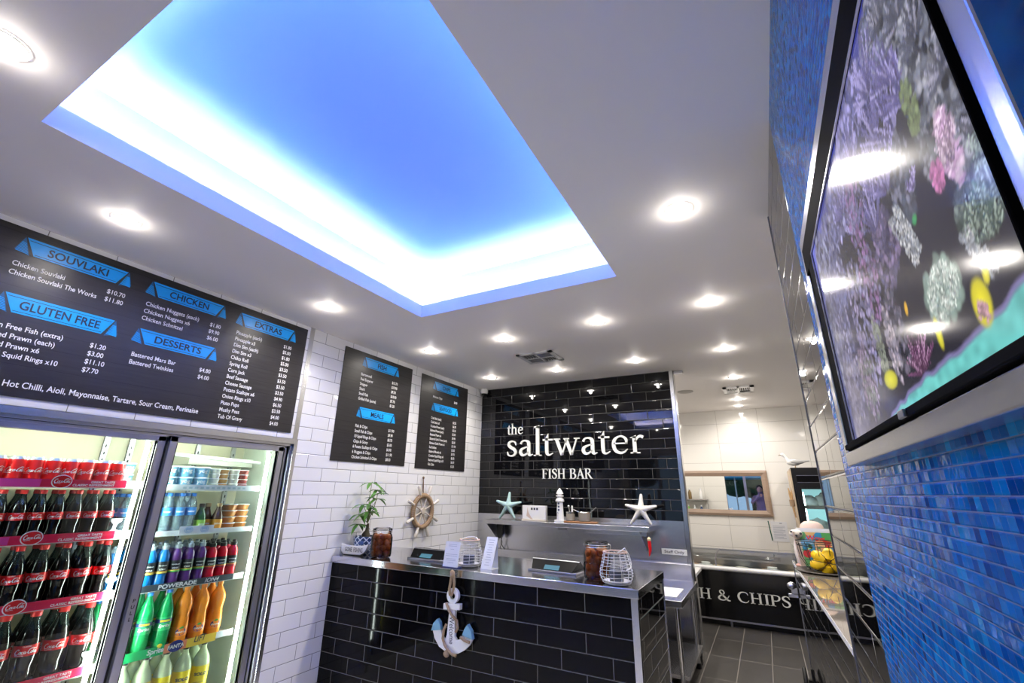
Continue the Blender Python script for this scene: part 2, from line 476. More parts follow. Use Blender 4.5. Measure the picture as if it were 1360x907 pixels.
# flowing script of the cola label, about 1 wide
COLA = ribbon_geo([
 [(.17, .27, .02), (.20, .33, .03), (.13, .34, .03), (.04, .22, .05), (.03, .08, .05), (.12, .03, .04), (.22, .10, .02)],
 [(.02, .02, .02), (.10, -.05, .025), (.30, -.03, .025), (.45, -.06, .02)],
 [(.27, .20, .03), (.22, .12, .04), (.26, .05, .03), (.32, .12, .04), (.28, .20, .03), (.34, .17, .02)],
 [(.42, .18, .03), (.36, .17, .03), (.34, .08, .04), (.39, .05, .03), (.44, .10, .02)],
 [(.52, .18, .03), (.46, .17, .03), (.45, .07, .04), (.50, .08, .03), (.53, .19, .03), (.52, .06, .03), (.57, .10, .02)],
 [(.57, .13, .03), (.62, .13, .03)],
 [(.80, .29, .02), (.77, .35, .03), (.68, .27, .04), (.64, .13, .05), (.69, .05, .04), (.77, .10, .02)],
 [(.68, .31, .02), (.82, .38, .03), (.97, .31, .03), (1.0, .36, .02)],
 [(.81, .20, .03), (.77, .12, .04), (.80, .05, .03), (.85, .12, .04), (.81, .20, .03)],
 [(.90, .30, .03), (.87, .12, .04), (.90, .05, .02)],
 [(.98, .18, .03), (.93, .16, .03), (.92, .07, .04), (.97, .09, .03), (1.0, .19, .03), (.99, .05, .03), (1.04, .09, .02)]])
def wrap(mb, geo, r, z, w, mi=0, dr=0.0012, ang0=0.0, shear=0.0):
    """geo centred and scaled to width w, wrapped round a cylinder, facing +x."""
    vs, fs = geo
    x0 = min(v[0] for v in vs); x1 = max(v[0] for v in vs); y0 = min(v[1] for v in vs); y1 = max(v[1] for v in vs)
    k = w / (x1 - x0)
    P = []
    for u, v in vs:
        du = (u - (x0 + x1) / 2) * k; dv = (v - (y0 + y1) / 2) * k
        t = ang0 + (du + shear * dv) / r
        P.append(((r + dr) * math.cos(t), (r + dr) * math.sin(t), z + dv))
    return mb.add(P, fs, mi)

# ================================================================== THE SETTING
mb = MB(); mb.box(XL - 0.8, 2.4, YF - 0.1, YK + 0.1, -0.08, 0.0)
struct(mb.build('floor', m_floor, smooth=False))
mb = MB(); mb.box(XL - 0.1, XR, YF - 0.1, 3.48, 0.0005, 0.004)  # unseen pale overlay added to bounce light up to the ceiling
struct(mb.build('floor_shop_bounce', tile_mat('bounce_floor_tile', 'YX', 0.6, 0.6, 0, 0, (0.76, 0.71, 0.66), (0.45, 0.42, 0.39), rough=0.4, gw=0.004, tilt=0.003, brick=False), smooth=False))
# ceiling slab with the rectangular light recess
CX0, CX1, CY0, CY1 = -2.16, -0.621, 0.305, 2.478
mb = MB()
zt = ZC + 0.10
for a in ((XL - 0.8, CX0, YF - 0.1, YK + 0.1), (CX1, 2.4, YF - 0.1, YK + 0.1), (CX0, CX1, YF - 0.1, CY0), (CX0, CX1, CY1, YK + 0.1)):
    mb.box(a[0], a[1], a[2], a[3], ZC, zt)
struct(mb.build('ceiling', m_ceil, smooth=False))
SB, SH = 0.275, 0.455   # setback and height of the recess above the ceiling line
mb = MB()
x0, x1, y0, y1, zu = CX0 - SB, CX1 + SB, CY0 - SB, CY1 + SB, ZC + SH
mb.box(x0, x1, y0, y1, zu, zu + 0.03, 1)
mb.box(x0 - .03, x0, y0 - .03, y1 + .03, zt, zu + .03); mb.box(x1, x1 + .03, y0 - .03, y1 + .03, zt, zu + .03)
mb.box(x0, x1, y0 - .03, y0, zt, zu + .03); mb.box(x0, x1, y1, y1 + .03, zt, zu + .03)
struct(mb.build('ceiling_recess', [m_ceil, pmat('recess_glow_blue', (0.30, 0.50, 0.92), 0.6, spec=.2)], smooth=False))  # blue glow of the cove is put into the recess ceiling colour

# left wall with the opening for the built-in fridge
FY0, FY1, FZ1 = 0.56, 2.297, 1.806
mb = MB()
mb.box(XL - .10, XL, YF, FY0, 0, ZC); mb.box(XL - .10, XL, FY1, YB, 0, ZC); mb.box(XL - .10, XL, FY0, FY1, FZ1, ZC)
struct(mb.build('wall_left', m_white_tile, smooth=False))
mb = MB(); mb.box(XL + .0, XL + .004, 2.249, 2.289, FZ1, ZC)
struct(mb.build('trim_1', m_steel, smooth=False))
# sign wall
ZS = 1.192
mb = MB(); mb.box(XL - .1, XW - .004, YB, YB + .09, 0, ZC, 0)
mb.box(XL - .1, XW - .004, YB + .09, YB + .1, 0, ZC, 1)
struct(mb.build('wall_back', [m_black_tile_back, m_kitchen_tile], smooth=False))
mb = MB(); mb.box(XL, XW - .045, YB - .004, YB, 0.0, ZS)
struct(mb.build('trim_2', m_steelh, smooth=False))
mb = MB(); mb.box(XW - .042, XW, YB - .006, YB - .002, 0, ZC); mb.box(XW - .004, XW, YB - .006, YB + .1, 0, ZC)
struct(mb.build('trim_3', m_steel, smooth=False))
# right wall
mb = MB(); mb.box(XR, XR + .12, YF, YBLUE, 0, ZC)
struct(mb.build('wall_right', m_mosaic, smooth=False))
mb = MB(); mb.box(XR, XR + .12, YBLUE, YEND, 0, ZC)
struct(mb.build('wall_right_end', m_black_tile_right, smooth=False))
mb = MB(); mb.box(XR - .003, XR + .123, YEND, YEND + .006, 0.0, ZC)
struct(mb.build('trim_4', m_aludark, smooth=False))
# kitchen walls
mb = MB(); mb.box(XL - .8, 2.4, YK, YK + .1, 0, ZC); struct(mb.build('wall_kitchen_back', m_kitchen_tile, smooth=False))
mb = MB(); mb.box(2.3, 2.4, YF, YK, 0, ZC); struct(mb.build('wall_kitchen_right', m_kitchen_tile_y, smooth=False))
mb = MB(); mb.box(XL - .8, XL - .7, YB + .1, YK, 0, ZC); struct(mb.build('wall_kitchen_left', m_kitchen_tile_y, smooth=False))
# shop front behind the viewer: tiled piers, aluminium frames and panes
mb = MB(); mb.box(XL - .8, XL + .15, YF - .1, YF, 0, ZC); mb.box(0.12, 2.4, YF - .1, YF, 0, ZC); mb.box(XL + .15, 0.12, YF - .1, YF, 2.35, ZC)
struct(mb.build('wall_front', m_kitchen_tile, smooth=False))
wx = [XL + .15, -2.2, -1.2, -0.55, 0.12]
for i in range(4):
    a, b = wx[i], wx[i + 1]
    w = thing('window_%d' % (i + 1), '', 'window'); struct(w); del w['category']; del w['label']
    mb = MB()
    for q in ((a, a + .04, 0, 2.35), (b - .04, b, 0, 2.35), (a, b, 0, .06), (a, b, 2.29, 2.35)):
        mb.box(q[0], q[1], YF - .07, YF - .02, q[2], q[3])
    struct(mb.build('window_frame', m_alu, w, smooth=False))
    mb = MB(); mb.box(a + .04, b - .04, YF - .047, YF - .043, .06, 2.29)
    struct(mb.build('window_pane', m_glass, w, smooth=False))
mb = MB(); mb.box(-9, 7, -16, YF - .1, -.1, -.02)
struct(mb.build('ground_outside', pmat('paving', (.25, .24, .23), .8, vary=.2, vscale=3), smooth=False))

# ================================================================== DOWNLIGHTS
m_lens = pmat('lamp_lens', (1, 1, 1), 0.4, emit=(1.0, 0.95, 0.88), estr=34.0)
m_ring = pmat('lamp_ring', (0.85, 0.85, 0.85), 0.4)
def make_downlight(loc, label):
    t = thing('ceiling_downlight', label, 'light', loc, 'recessed ceiling downlights')
    mb = MB(); mb.lathe([(.058, -.001), (.058, -.006), (.047, -.007), (.0455, -.004)], 28, caps=False)
    mb.build('trim_ring', m_ring, t)
    mb = MB(); mb.lathe([(.0455, -.0045), (.040, -.0085), (.025, -.0115), (.001, -.0125)], 28, caps=False)
    mb.build('lens', m_lens, t)
    ld = bpy.data.lights.new('lamp', 'SPOT'); ld.energy = LAMP_W * (0.62 if loc[1] < 1 else 1.08 if loc[1] < 4.8 else (1.0 if loc[1] < 7 else 0.2))
    ld.spot_size = math.radians(150 if loc[1] < 4.8 else 170); ld.spot_blend = 0.9 if loc[1] < 4.8 else 0.5
    ld.shadow_soft_size = 0.02; ld.color = (1.0, 0.93, 0.85)
    lo = bpy.data.objects.new('lamp', ld); C.objects.link(lo); lo.parent = t; lo.location = (0, 0, -.035)
    lg = bpy.data.lights.new('lens_glow', 'POINT'); lg.energy = LAMP_W * (0.036 if loc[1] < 7 else 0.015); lg.shadow_soft_size = 0.02; lg.color = (1.0, 0.93, 0.85)
    go = bpy.data.objects.new('lens_glow', lg); C.objects.link(go); go.parent = t; go.location = (0, 0, -.03)
    return t
ROWN = {0: 'over the drinks fridge side', 1: 'a', 2: 'b'}
DL = [(-1.846, 0.128, 'downlight at the top left corner of the photo beside the blue recess'),
      (-2.643, 0.763, 'downlight above the souvlaki heading of the big menu board'),
      (-2.65, 2.013, 'downlight between big menu board and blue recess, near the white tiled wall'),
      (-2.659, 3.22, 'downlight above the fish and meals menu board'),
      (-1.83, 3.21, 'downlight left of the square ceiling vent'),
      (-2.665, 4.385, 'downlight in the corner nearest the white dome camera'),
      (-1.82, 4.38, 'downlight just beyond the square vent, before the sign wall'),
      (-0.966, 3.17, 'downlight right of the square ceiling vent, before the sign wall'),
      (-0.967, 4.39, 'downlight closest to the steel edged end of the sign wall'),
      (-0.17, 1.94, 'largest single downlight, right of the blue recess beside the black wall'),
      (-0.155, 3.15, 'downlight second nearest in the row running toward the kitchen'),
      (-0.14, 4.35, 'downlight third in the row running into the kitchen'),
      (-0.13, 5.55, 'downlight just before the slotted kitchen ceiling vent'),
      (-0.15, 6.93, 'downlight just beyond the slotted kitchen ceiling vent'),
      (-0.165, 7.45, 'downlight against the kitchen tile wall'),
      (0.9, 4.0, 'downlight added unseen behind the mosaic wall to brighten the near kitchen'),  # this and the three below are added to brighten the kitchen
      (0.9, 6.0, 'downlight added unseen behind the mosaic wall over the kitchen fridge'),
      (-1.3, 6.4, 'added unseen downlight in the kitchen behind the sign wall'),
      (-2.4, 6.4, 'added unseen downlight at the kitchen far end behind the sign wall')]
for x, y, l in DL:
    make_downlight((x, y, ZC), 'round white recessed ' + l)

# cove strips on the ledge behind the lip; white ones added
m_ledb = pmat('led_blue', (0, 0, 0), 0.5, emit=(0.02, 0.19, 1.0), estr=COVE_BLUE)
m_ledw = pmat('led_white_added', (0, 0, 0), 0.5, emit=(1.0, 0.88, 0.98), estr=COVE_WHITE)
t = thing('cove_light', 'blue light strips and added white ones hidden round the ceiling recess', 'light', (0, 0, zt))
e = 0.07
for (ax0, ax1, ay0, ay1) in ((x0 + .17, x0 + .20, y0 + .17, y1 - .17), (x1 - .20, x1 - .17, y0 + .17, y1 - .17), (x0 + .17, x1 - .17, y0 + .17, y0 + .20), (x0 + .17, x1 - .17, y1 - .20, y1 - .17)):
    mb = MB(); mb.box(ax0, ax1, ay0, ay1, 0.001, .012); mb.build('blue_strip', m_ledb, t, smooth=False)
for (ax0, ax1, ay0, ay1) in ((x0 + .03, x0 + .045, y0 + .03, y1 - .03), (x1 - .045, x1 - .03, y0 + .03, y1 - .03), (x0 + .06, x1 - .06, y0 + .03, y0 + .045), (x0 + .06, x1 - .06, y1 - .045, y1 - .03)):
    mb = MB(); mb.box(ax0, ax1, ay0, ay1, 0.001, .006); mb.build('added_white_strip', m_ledw, t, smooth=False)

for (ax0, ax1, ay0, ay1) in ((x0 + .065, x0 + .068, y0 + .068, y1 - .068), (x1 - .068, x1 - .065, y0 + .068, y1 - .068), (x0 + .065, x1 - .065, y0 + .065, y0 + .068), (x0 + .065, x1 - .065, y1 - .068, y1 - .065)):
    mb = MB(); mb.box(ax0, ax1, ay0, ay1, 0.0, .032); mb.build('light_fin', m_whitematte, t, smooth=False)  # unseen fins added to keep white light off the recess centre
# ceiling vents, camera, speaker, bracket
def square_vent(name, label, x0, x1, y0, y1):
    t = thing(name, label, 'vent', ((x0 + x1) / 2, (y0 + y1) / 2, ZC))
    w, h = (x1 - x0) / 2, (y1 - y0) / 2
    mb = MB()
    for q in ((-w, w, -h, -h + .04), (-w, w, h - .04, h), (-w, -w + .04, -h, h), (w - .04, w, -h, h), (-.01, .01, -h, h), (-w, w, -.012, .012)):
        mb.box(q[0], q[1], q[2], q[3], -.012, -.001)
    mb.build('vent_frame', pmat('vent_grey', (.62, .62, .64), .5), t, smooth=False)
    mb = MB(); mb.box(-w + .02, w - .02, -h + .02, h - .02, -.003, -.001); mb.build('vent_backing', m_blackm, t, smooth=False)
    for sx_ in (-1, 1):
        for sy_ in (-1, 1):
            mb = MB()
            xa, xb = sorted((sx_ * .01, sx_ * (w - .04))); ya, yb = sorted((sy_ * .012, sy_ * (h - .04)))
            n = 5
            for k in range(n):
                if sx_ * sy_ > 0:
                    xx = xa + (xb - xa) * (k + .5) / n
                    mb.box(xx - .003, xx + .003, ya, yb, -.012, -.004)
                else:
                    yy = ya + (yb - ya) * (k + .5) / n
                    mb.box(xa, xb, yy - .003, yy + .003, -.012, -.004)
            mb.build('vent_louvre', pmat('vent_louvre_grey', (.30, .30, .32), .5), t, smooth=False)
square_vent('ceiling_vent', 'square four way air vent in the ceiling before the sign wall', -1.965, -1.592, 3.685, 4.02)
t = thing('ceiling_vent', 'white slotted rectangular vent in the kitchen ceiling', 'vent', (-.113, 6.24, ZC))
mb = MB()
for q in ((-.175, .175, -.19, -.15), (-.175, .175, .15, .19), (-.175, -.13, -.19, .19), (.13, .175, -.19, .19), (-.012, .012, -.19, .19)):
    mb.box(q[0], q[1], q[2], q[3], -.02, -.001)
mb.build('vent_frame', m_white, t, smooth=False)
mb = MB(); mb.box(-.15, .15, -.17, .17, -.004, -.001); mb.build('vent_backing', m_blackm, t, smooth=False)
mb = MB()
for k in range(11):
    xx = -.12 + k * .024
    mb.box(xx - .004, xx + .004, -.15, .03, -.018, -.006)
mb.box(-.13, 0, .02, .05, -.018, -.006); mb.box(-.13, 0, .08, .11, -.018, -.006)
mb.build('vent_louvre', m_white, t, smooth=False)
t = thing('security_camera', 'small white dome security camera in the corner above the sign wall', 'camera', (-3.07, 4.885, ZC))
mb = MB(); mb.lathe([(.045, 0), (.05, -.012), (.05, -.045), (.042, -.062)], 20); mb.build('camera_body', m_white, t)
mb = MB(); mb.ell((0, 0, -.062), (.036, .036, .034), 18, 10); mb.build('camera_dome', m_blackg, t)
t = thing('ceiling_speaker', 'flat grey round speaker disc in the kitchen ceiling', 'speaker', (-.735, 6.11, ZC))
mb = MB(); mb.lathe([(.10, -.001), (.10, -.006), (.09, -.010), (.001, -.010)], 30); mb.build('speaker_grille', pmat('speaker_grey', (.45, .43, .41), .7), t)
t = thing('wall_bracket', 'tiny metal bracket where the sign wall end meets the ceiling', 'bracket', (-.665, 5.0, ZC))
mb = MB(); mb.box(-.03, .06, -.03, .03, -.03, -.001); mb.build('bracket_plate', m_alu, t, bevel=.003)

# ================================================================== MENU BOARDS
EY, EZ, NX = Vector((0, 1, 0)), Vector((0, 0, 1)), Vector((1, 0, 0))
def banner(t, y, z, w, h, text, base, tw, fold=.05):
    """blue ribbon heading; y,z is its top left corner"""
    O = Vector((XL + .0062, 0, 0)) - Vector(base)
    mb = MB()
    b = fold * .85
    mb.prism([(y, z), (y + b, z - h * .93), (y + w - b, z - h * .93), (y + w, z)], O, EY, EZ, .0012, 0)
    for k in (.12, .82):
        zz = z - h * k; i0 = b * k / .93 + .006
        mb.prism([(y + i0, zz), (y + i0, zz - .003), (y + w - i0, zz - .003), (y + w - i0, zz)], O + NX * .0013, EY, EZ, .0003, 1)
    for sgn, y0 in ((1, y), (-1, y + w)):
        mb.prism([(y0 - sgn * .006, z), (y0 - sgn * .030, z - h * .80), (y0 + sgn * .028, z - h * .98)][::sgn], O - NX * .0002, EY, EZ, .0008, 2)
        for k in range(8):
            f0 = .3 + k * .08
            ya, yb = y0 - sgn * (.006 + .024 * f0), y0 + sgn * (-.004 + .030 * f0)
            mb.prism([(min(ya, yb), z - h * f0 * .95), (max(ya, yb), z - h * f0 * .95 - (.006 if sgn > 0 else -.0)), (max(ya, yb), z - h * f0 * .95 - .009), (min(ya, yb), z - h * f0 * .95 - .004)], O + NX * .0007, EY, EZ, .0003, 0)
    bo = mb.build('heading_ribbon', [m_blue, m_navy, m_bluetail], t, smooth=False)
    mb = MB(); mb.flat(text_geo(text, h * .62, .018, width=tw), Vector((XL + .0085, y + w / 2 - tw / 2, z - h * .69)) - Vector(base), EY, EZ)
    mb.build('heading_lettering', m_navy, bo, smooth=False)
def lines(mb_, base, items, y, z, pitch, size, wfirst=None, sx=1.0, bold=.012):
    mb = MB()
    for i, s in enumerate(items):
        if s:
            mb.flat(text_geo(s, size, bold, sx=sx), Vector((XL + .0068, y, z - i * pitch - size * .26)) - Vector(base), EY, EZ)
    mb.build('menu_lettering', m_text, t, smooth=False)
def menu_board(label, y0, y1, z0, z1):
    base = (XL, (y0 + y1) / 2, z0)
    t = thing('menu_board', label, 'menu board', base)
    mb = MB(); mb.box(.0005, .006, y0 - base[1], y1 - base[1], 0, z1 - z0); mb.build('board_panel', m_board, t, smooth=False)
    mb = MB()
    zz = .06
    k = 0
    while zz < z1 - z0 - .03:
        mb.box(.006, .0063, y0 - base[1], y1 - base[1], zz, zz + .0028); zz += .092 + .012 * math.sin(k * 2.1); k += 1
    mb.build('board_plank_lines', pmat('plank_line', (.006, .006, .007), .5), t, smooth=False)
    return t, base
TS = .0365
t, b = menu_board('large black menu board above the drinks fridge headed souvlaki, chicken and extras', -.25, 2.222, 1.848, 2.688)
banner(t, .560, 2.643, .43, .095, 'SOUVLAKI', b, .255)
banner(t, .560, 2.341, .438, .10, 'GLUTEN FREE', b, .32)
banner(t, 1.123, 2.642, .425, .095, 'CHICKEN', b, .235)
banner(t, 1.123, 2.337, .428, .095, 'DESSERTS', b, .265)
banner(t, 1.675, 2.638, .426, .10, 'EXTRAS', b, .215)
mb = MB()
SX = .93
lines(mb, b, ['Chicken Souvlaki', 'Chicken Souvlaki The Works'], .541, 2.492, .047, TS, sx=.80)
lines(mb, b, ['$10.70', '$11.80'], .922, 2.494, .046, TS, sx=.86)
lines(mb, b, ['Gluten Free Fish (extra)', 'Battered Prawn (each)', 'Battered Prawn x6', 'Battered Squid Rings x10'], .507, 2.176, .046, TS, sx=SX * .93)
lines(mb, b, ['$1.20', '$3.00', '$11.10', '$7.70'], .926, 2.172, .0455, TS, sx=.86)
lines(mb, b, ['Chicken Nuggets (each)', 'Chicken Nuggets x6', 'Chicken Schnitzel'], 1.113, 2.492, .0455, TS, sx=.86)
lines(mb, b, ['$1.80', '$9.90', '$6.00'], 1.487, 2.484, .046, TS, sx=.86)
lines(mb, b, ['Battered Mars Bar', 'Battered Twinkies'], 1.115, 2.175, .046, TS, sx=.86)
lines(mb, b, ['$4.80', '$4.00'], 1.489, 2.170, .046, TS, sx=.86)
EXT = ['Pineapple (each)', 'Pineapple x3', 'Dim Sim (each)', 'Dim Sim x3', 'Chiko Roll', 'Spring Roll', 'Corn Jack', 'Beef Sausage', 'Cheese Sausage', 'Potato Scallops x6', 'Onion Rings x10', 'Pluto Pups', 'Mushy Peas', 'Tub Of Gravy']
EXP = ['$1.80', '$5.00', '$1.80', '$5.00', '$3.50', '$3.50', '$3.50', '$3.50', '$3.50', '$4.90', '$6.50', '$3.50', '$4.00', '$4.00']
lines(mb, b, EXT, 1.666, 2.486, .0455, TS, sx=.80)
lines(mb, b, EXP, 2.036, 2.488, .0455, TS, sx=.82)
lines(mb, b, ['Hot Chilli, Aioli, Mayonnaise, Tartare, Sour Cream, Perinaise'], .662, 1.905, .05, .043, sx=.83)
t, b = menu_board('black menu board headed fish and meals on the white tiles', 2.622, 3.53, 1.672, 2.668)
banner(t, 2.865, 2.627, .437, .10, 'FISH', b, .115)
banner(t, 2.868, 2.156, .441, .10, 'MEALS', b, .165)
mb = MB()
lines(mb, b, ['Barramundi', 'Red Emperor', 'Snapper', 'Shark', 'Small Fish', 'Grilled Fish (extra)'], 2.836, 2.456, .0453, TS, sx=.78)
lines(mb, b, ['$13.70', '$10.90', '$9.70', '$10.90', '$7.70', '$1.20'], 3.242, 2.458, .0462, TS, sx=.8)
lines(mb, b, ['Fish & Chips', 'Small Fish & Chips', '10 Squid Rings & Chips', 'Chips & Gravy', '6 Potato Scallops & Chips', '6 Nuggets & Chips', 'Chicken Schnitzel & Chips'], 2.842, 1.984, .045, TS, sx=.78)
lines(mb, b, ['$11.90', '$9.90', '$8.70', '$5.00', '$6.90', '$11.90', '$8.00'], 3.258, 1.988, .0455, TS, sx=.8)
t, b = menu_board('black menu board headed chips and seafood nearest the sign wall', 3.69, 4.59, 1.662, 2.665)
banner(t, 3.92, 2.622, .443, .10, 'CHIPS', b, .15)
banner(t, 3.918, 2.377, .455, .095, 'SEAFOOD', b, .235)
mb = MB()
lines(mb, b, ['Minimum Chips'], 3.902, 2.445, .045, TS, sx=.74)
lines(mb, b, ['$4.00'], 4.305, 2.443, .045, TS, sx=.8)
lines(mb, b, ['Crab Stick (each)', 'Crab Sticks x3', 'Crumbed Prawn (each)', 'Battered Prawn (each)', 'Battered Prawn x6', 'Battered Garlic Prawn (each)', 'Battered Garlic Prawn x6', 'Sea Scallops', 'Battered Mussels x6', 'Crumbed Squid Rings x6', 'Battered Squid Rings x10', 'Fish Cake'], 3.897, 2.206, .0451, TS, sx=.72)
lines(mb, b, ['$2.50', '$6.90', '$2.50', '$2.50', '$9.90', '$2.80', '$11.90', '$3.50', '$9.70', '$6.70', '$6.70', '$3.50'], 4.306, 2.202, .0452, TS, sx=.8)

# ================================================================== SIGN LETTERING
base = (-1.9, YB, 1.59)
EX = Vector((1, 0, 0))
t = thing('shop_sign', 'raised white serif shop name lettering on the black tiled wall', 'sign', base)
word(t, 'the', (-2.742, YB - .002, 2.118), EX, EZ, .225, .133, .014, m_sign, base)
word(t, 'saltwater', (-2.752, YB - .002, 1.852), EX, EZ, 1.70, .292, .018, m_sign, base)
word(t, 'FISH BAR', (-2.268, YB - .002, 1.592), EX, EZ, .615, .112, .012, m_sign, base)

# ================================================================== COUNTER
CT, CXR, CYB = 0.94, -0.694, 3.507
base = (-1.9, YC, 0)
t = thing('service_counter', 'black tiled service counter with stainless steel top', 'counter', base)
def L3(p, b=base): return (p[0] - b[0], p[1] - b[1], p[2] - b[2])
mb = MB(); mb.box(XL + .002 - base[0], CXR - base[0], 0, CYB - base[1], CT - .048, CT); mb.build('counter_top', pmat('counter_steel', (0.62, 0.62, 0.66), 0.15, 1.0, bump=0.03, bscale=10, stretch=(1.5, 40, 40)), t, bevel=.003)
mb = MB(); mb.box(XL + .002 - base[0], CXR - .046 - base[0], .010, .04, 0, CT - .049); mb.build('front_panel', m_black_tile_counter, t, smooth=False)
mb = MB(); mb.box(CXR - .03 - base[0], CXR - .008 - base[0], .010, CYB - .01 - base[1], 0, CT - .049); mb.build('side_panel', m_black_tile_side, t, smooth=False)
mb = MB(); mb.box(CXR - .046 - base[0], CXR - .004 - base[0], .004, .010, 0, CT - .049); mb.box(CXR - .008 - base[0], CXR - .004 - base[0], .004, .02, 0, CT - .049)
mb.build('corner_trim', m_steel, t, smooth=False)
mb = MB(); mb.box(CXR - .012 - base[0], CXR - .004 - base[0], CYB - .012 - base[1], CYB - .004 - base[1], 0, CT - .049)
mb.build('corner_trim', m_steel, t, smooth=False)
mb = MB(); mb.box(XL + .01 - base[0], CXR - .04 - base[0], .05, CYB - .15 - base[1], .45, .48); mb.build('inner_shelf', m_steelh, t, smooth=False)

# ---- plant in a blue diamond pot
px, py = -2.995, 2.985
t = thing('potted_plant', 'leafy green plant in a blue patterned pot at the wall end of the counter', 'plant', (px, py, CT))
m_pot = bpy.data.materials.new('pot_pattern'); m_pot.use_nodes = True
nt = m_pot.node_tree; pb = nt.nodes['Principled BSDF']; pb.inputs['Roughness'].default_value = .25
tc = nt.nodes.new('ShaderNodeTexCoord'); mp = nt.nodes.new('ShaderNodeMapping'); mp.inputs['Rotation'].default_value = (0, 0, PI / 4)
# diamonds: angle and height rotated by 45 degrees
sep = nt.nodes.new('ShaderNodeSeparateXYZ'); nt.links.new(tc.outputs['Object'], sep.inputs[0])
at = nt.nodes.new('ShaderNodeMath'); at.operation = 'ARCTAN2'; nt.links.new(sep.outputs[1], at.inputs[0]); nt.links.new(sep.outputs[0], at.inputs[1])
ml = nt.nodes.new('ShaderNodeMath'); ml.operation = 'MULTIPLY'; nt.links.new(at.outputs[0], ml.inputs[0]); ml.inputs[1].default_value = 12 / (2 * PI)
mz = nt.nodes.new('ShaderNodeMath'); mz.operation = 'MULTIPLY'; nt.links.new(sep.outputs[2], mz.inputs[0]); mz.inputs[1].default_value = 22
outs = []
for op in ('ADD', 'SUBTRACT'):
    a = nt.nodes.new('ShaderNodeMath'); a.operation = op; nt.links.new(ml.outputs[0], a.inputs[0]); nt.links.new(mz.outputs[0], a.inputs[1])
    f = nt.nodes.new('ShaderNodeMath'); f.operation = 'FRACT'; nt.links.new(a.outputs[0], f.inputs[0])
    g_ = nt.nodes.new('ShaderNodeMath'); g_.operation = 'LESS_THAN'; nt.links.new(f.outputs[0], g_.inputs[0]); g_.inputs[1].default_value = .22
    outs.append(g_.outputs[0])
mxm = nt.nodes.new('ShaderNodeMath'); mxm.operation = 'MAXIMUM'; nt.links.new(outs[0], mxm.inputs[0]); nt.links.new(outs[1], mxm.inputs[1])
mc = nt.nodes.new('ShaderNodeMix'); mc.data_type = 'RGBA'; mc.inputs['A'].default_value = (.025, .05, .15, 1); mc.inputs['B'].default_value = (.55, .62, .75, 1)
nt.links.new(mxm.outputs[0], mc.inputs['Factor']); nt.links.new(mc.outputs['Result'], pb.inputs['Base Color'])
mb = MB(); mb.lathe([(.078, 0), (.088, .012), (.096, .08), (.099, .135), (.090, .138), (.086, .12), (.001, .12)], 28); mb.build('pot', m_pot, t)
mb = MB(); mb.ell((0, 0, .118), (.084, .084, .018), 16, 8, fn=lambda p: 1 + .08 * math.sin(9 * p.x + 5 * p.y)); mb.build('soil', pmat('soil', (.02, .014, .010), .9), t)
m_stem = pmat('plant_stem', (.16, .20, .06), .6); m_trunk = pmat('plant_trunk', (.06, .05, .03), .8, bump=.4)
m_leaf = pmat('plant_leaf', (.07, .21, .03), .4, vary=.45, vscale=14)
mb = MB(); mb.tube([(0, 0, .12), (-.005, 0, .15), (.004, 0, .18), (0.008, 0, .235)], [.030, .034, .016, .009], 10); mb.build('trunk', m_trunk, t)
rnd = random.Random(3)
leafsets = [((.0, .0, .24), (-.02, .02, .56), 5, .13), ((.0, .0, .24), (.10, -.02, .43), 5, .10), ((.0, .0, .24), (-.04, -.03, .38), 6, .12), ((.0, .0, .24), (.13, -.05, .47), 4, .11),
            ((.0, .0, .24), (-.09, -.02, .30), 4, .10), ((.0, .0, .24), (.04, -.05, .33), 6, .12), ((.0, .0, .24), (.03, .04, .50), 5, .10), ((.0, .0, .22), (-.04, -.06, .23), 5, .10), ((0, 0, .24), (.07, -.06, .36), 5, .10)]
def leaflet(mb, c, d, L_, w, droop):
    d = Vector(d).normalized(); side = d.cross(Vector((0, 0, 1)))
    side = side.normalized() if side.length > .1 else Vector((1, 0, 0))
    up = side.cross(d)
    n = 7; vs = []; c = Vector(c)
    for i in range(n):
        f = i / (n - 1); ww = w * math.sin(PI * min(1, f * .93 + .06)) ** .8
        mid = c + d * L_ * f - Vector((0, 0, 1)) * droop * L_ * f * f
        vs += [mid - side * ww + up * ww * .35, mid, mid + side * ww + up * ww * .35]
    fs = []
    for i in range(n - 1):
        a = i * 3
        fs += [(a, a + 1, a + 4, a + 3), (a + 1, a + 2, a + 5, a + 4)]
    mb.add(vs, fs)
for (a, c, n, L_) in leafsets:
    mb = MB(); mid = ((a[0] + c[0]) / 2 + rnd.uniform(-.02, .02), (a[1] + c[1]) / 2, (a[2] * .4 + c[2] * .6))
    mb.tube([a, mid, c], [.0045, .003, .002], 6); st = mb.build('stem', m_stem, t)
    for k in range(n):
        an = 2 * PI * k / n + rnd.uniform(-.3, .3)
        if c[0] < .06 and math.cos(an) < -.1: an = PI - an * 1.0 if c[0] < -.05 else (PI / 2 + .35) * (1 if math.sin(an) > 0 else -1)
        mb = MB(); leaflet(mb, c, (math.cos(an), math.sin(an), rnd.uniform(-.3, .35)), L_ * rnd.uniform(.8, 1.15), .017, rnd.uniform(.2, .6)); mb.build('leaf', m_leaf, st)

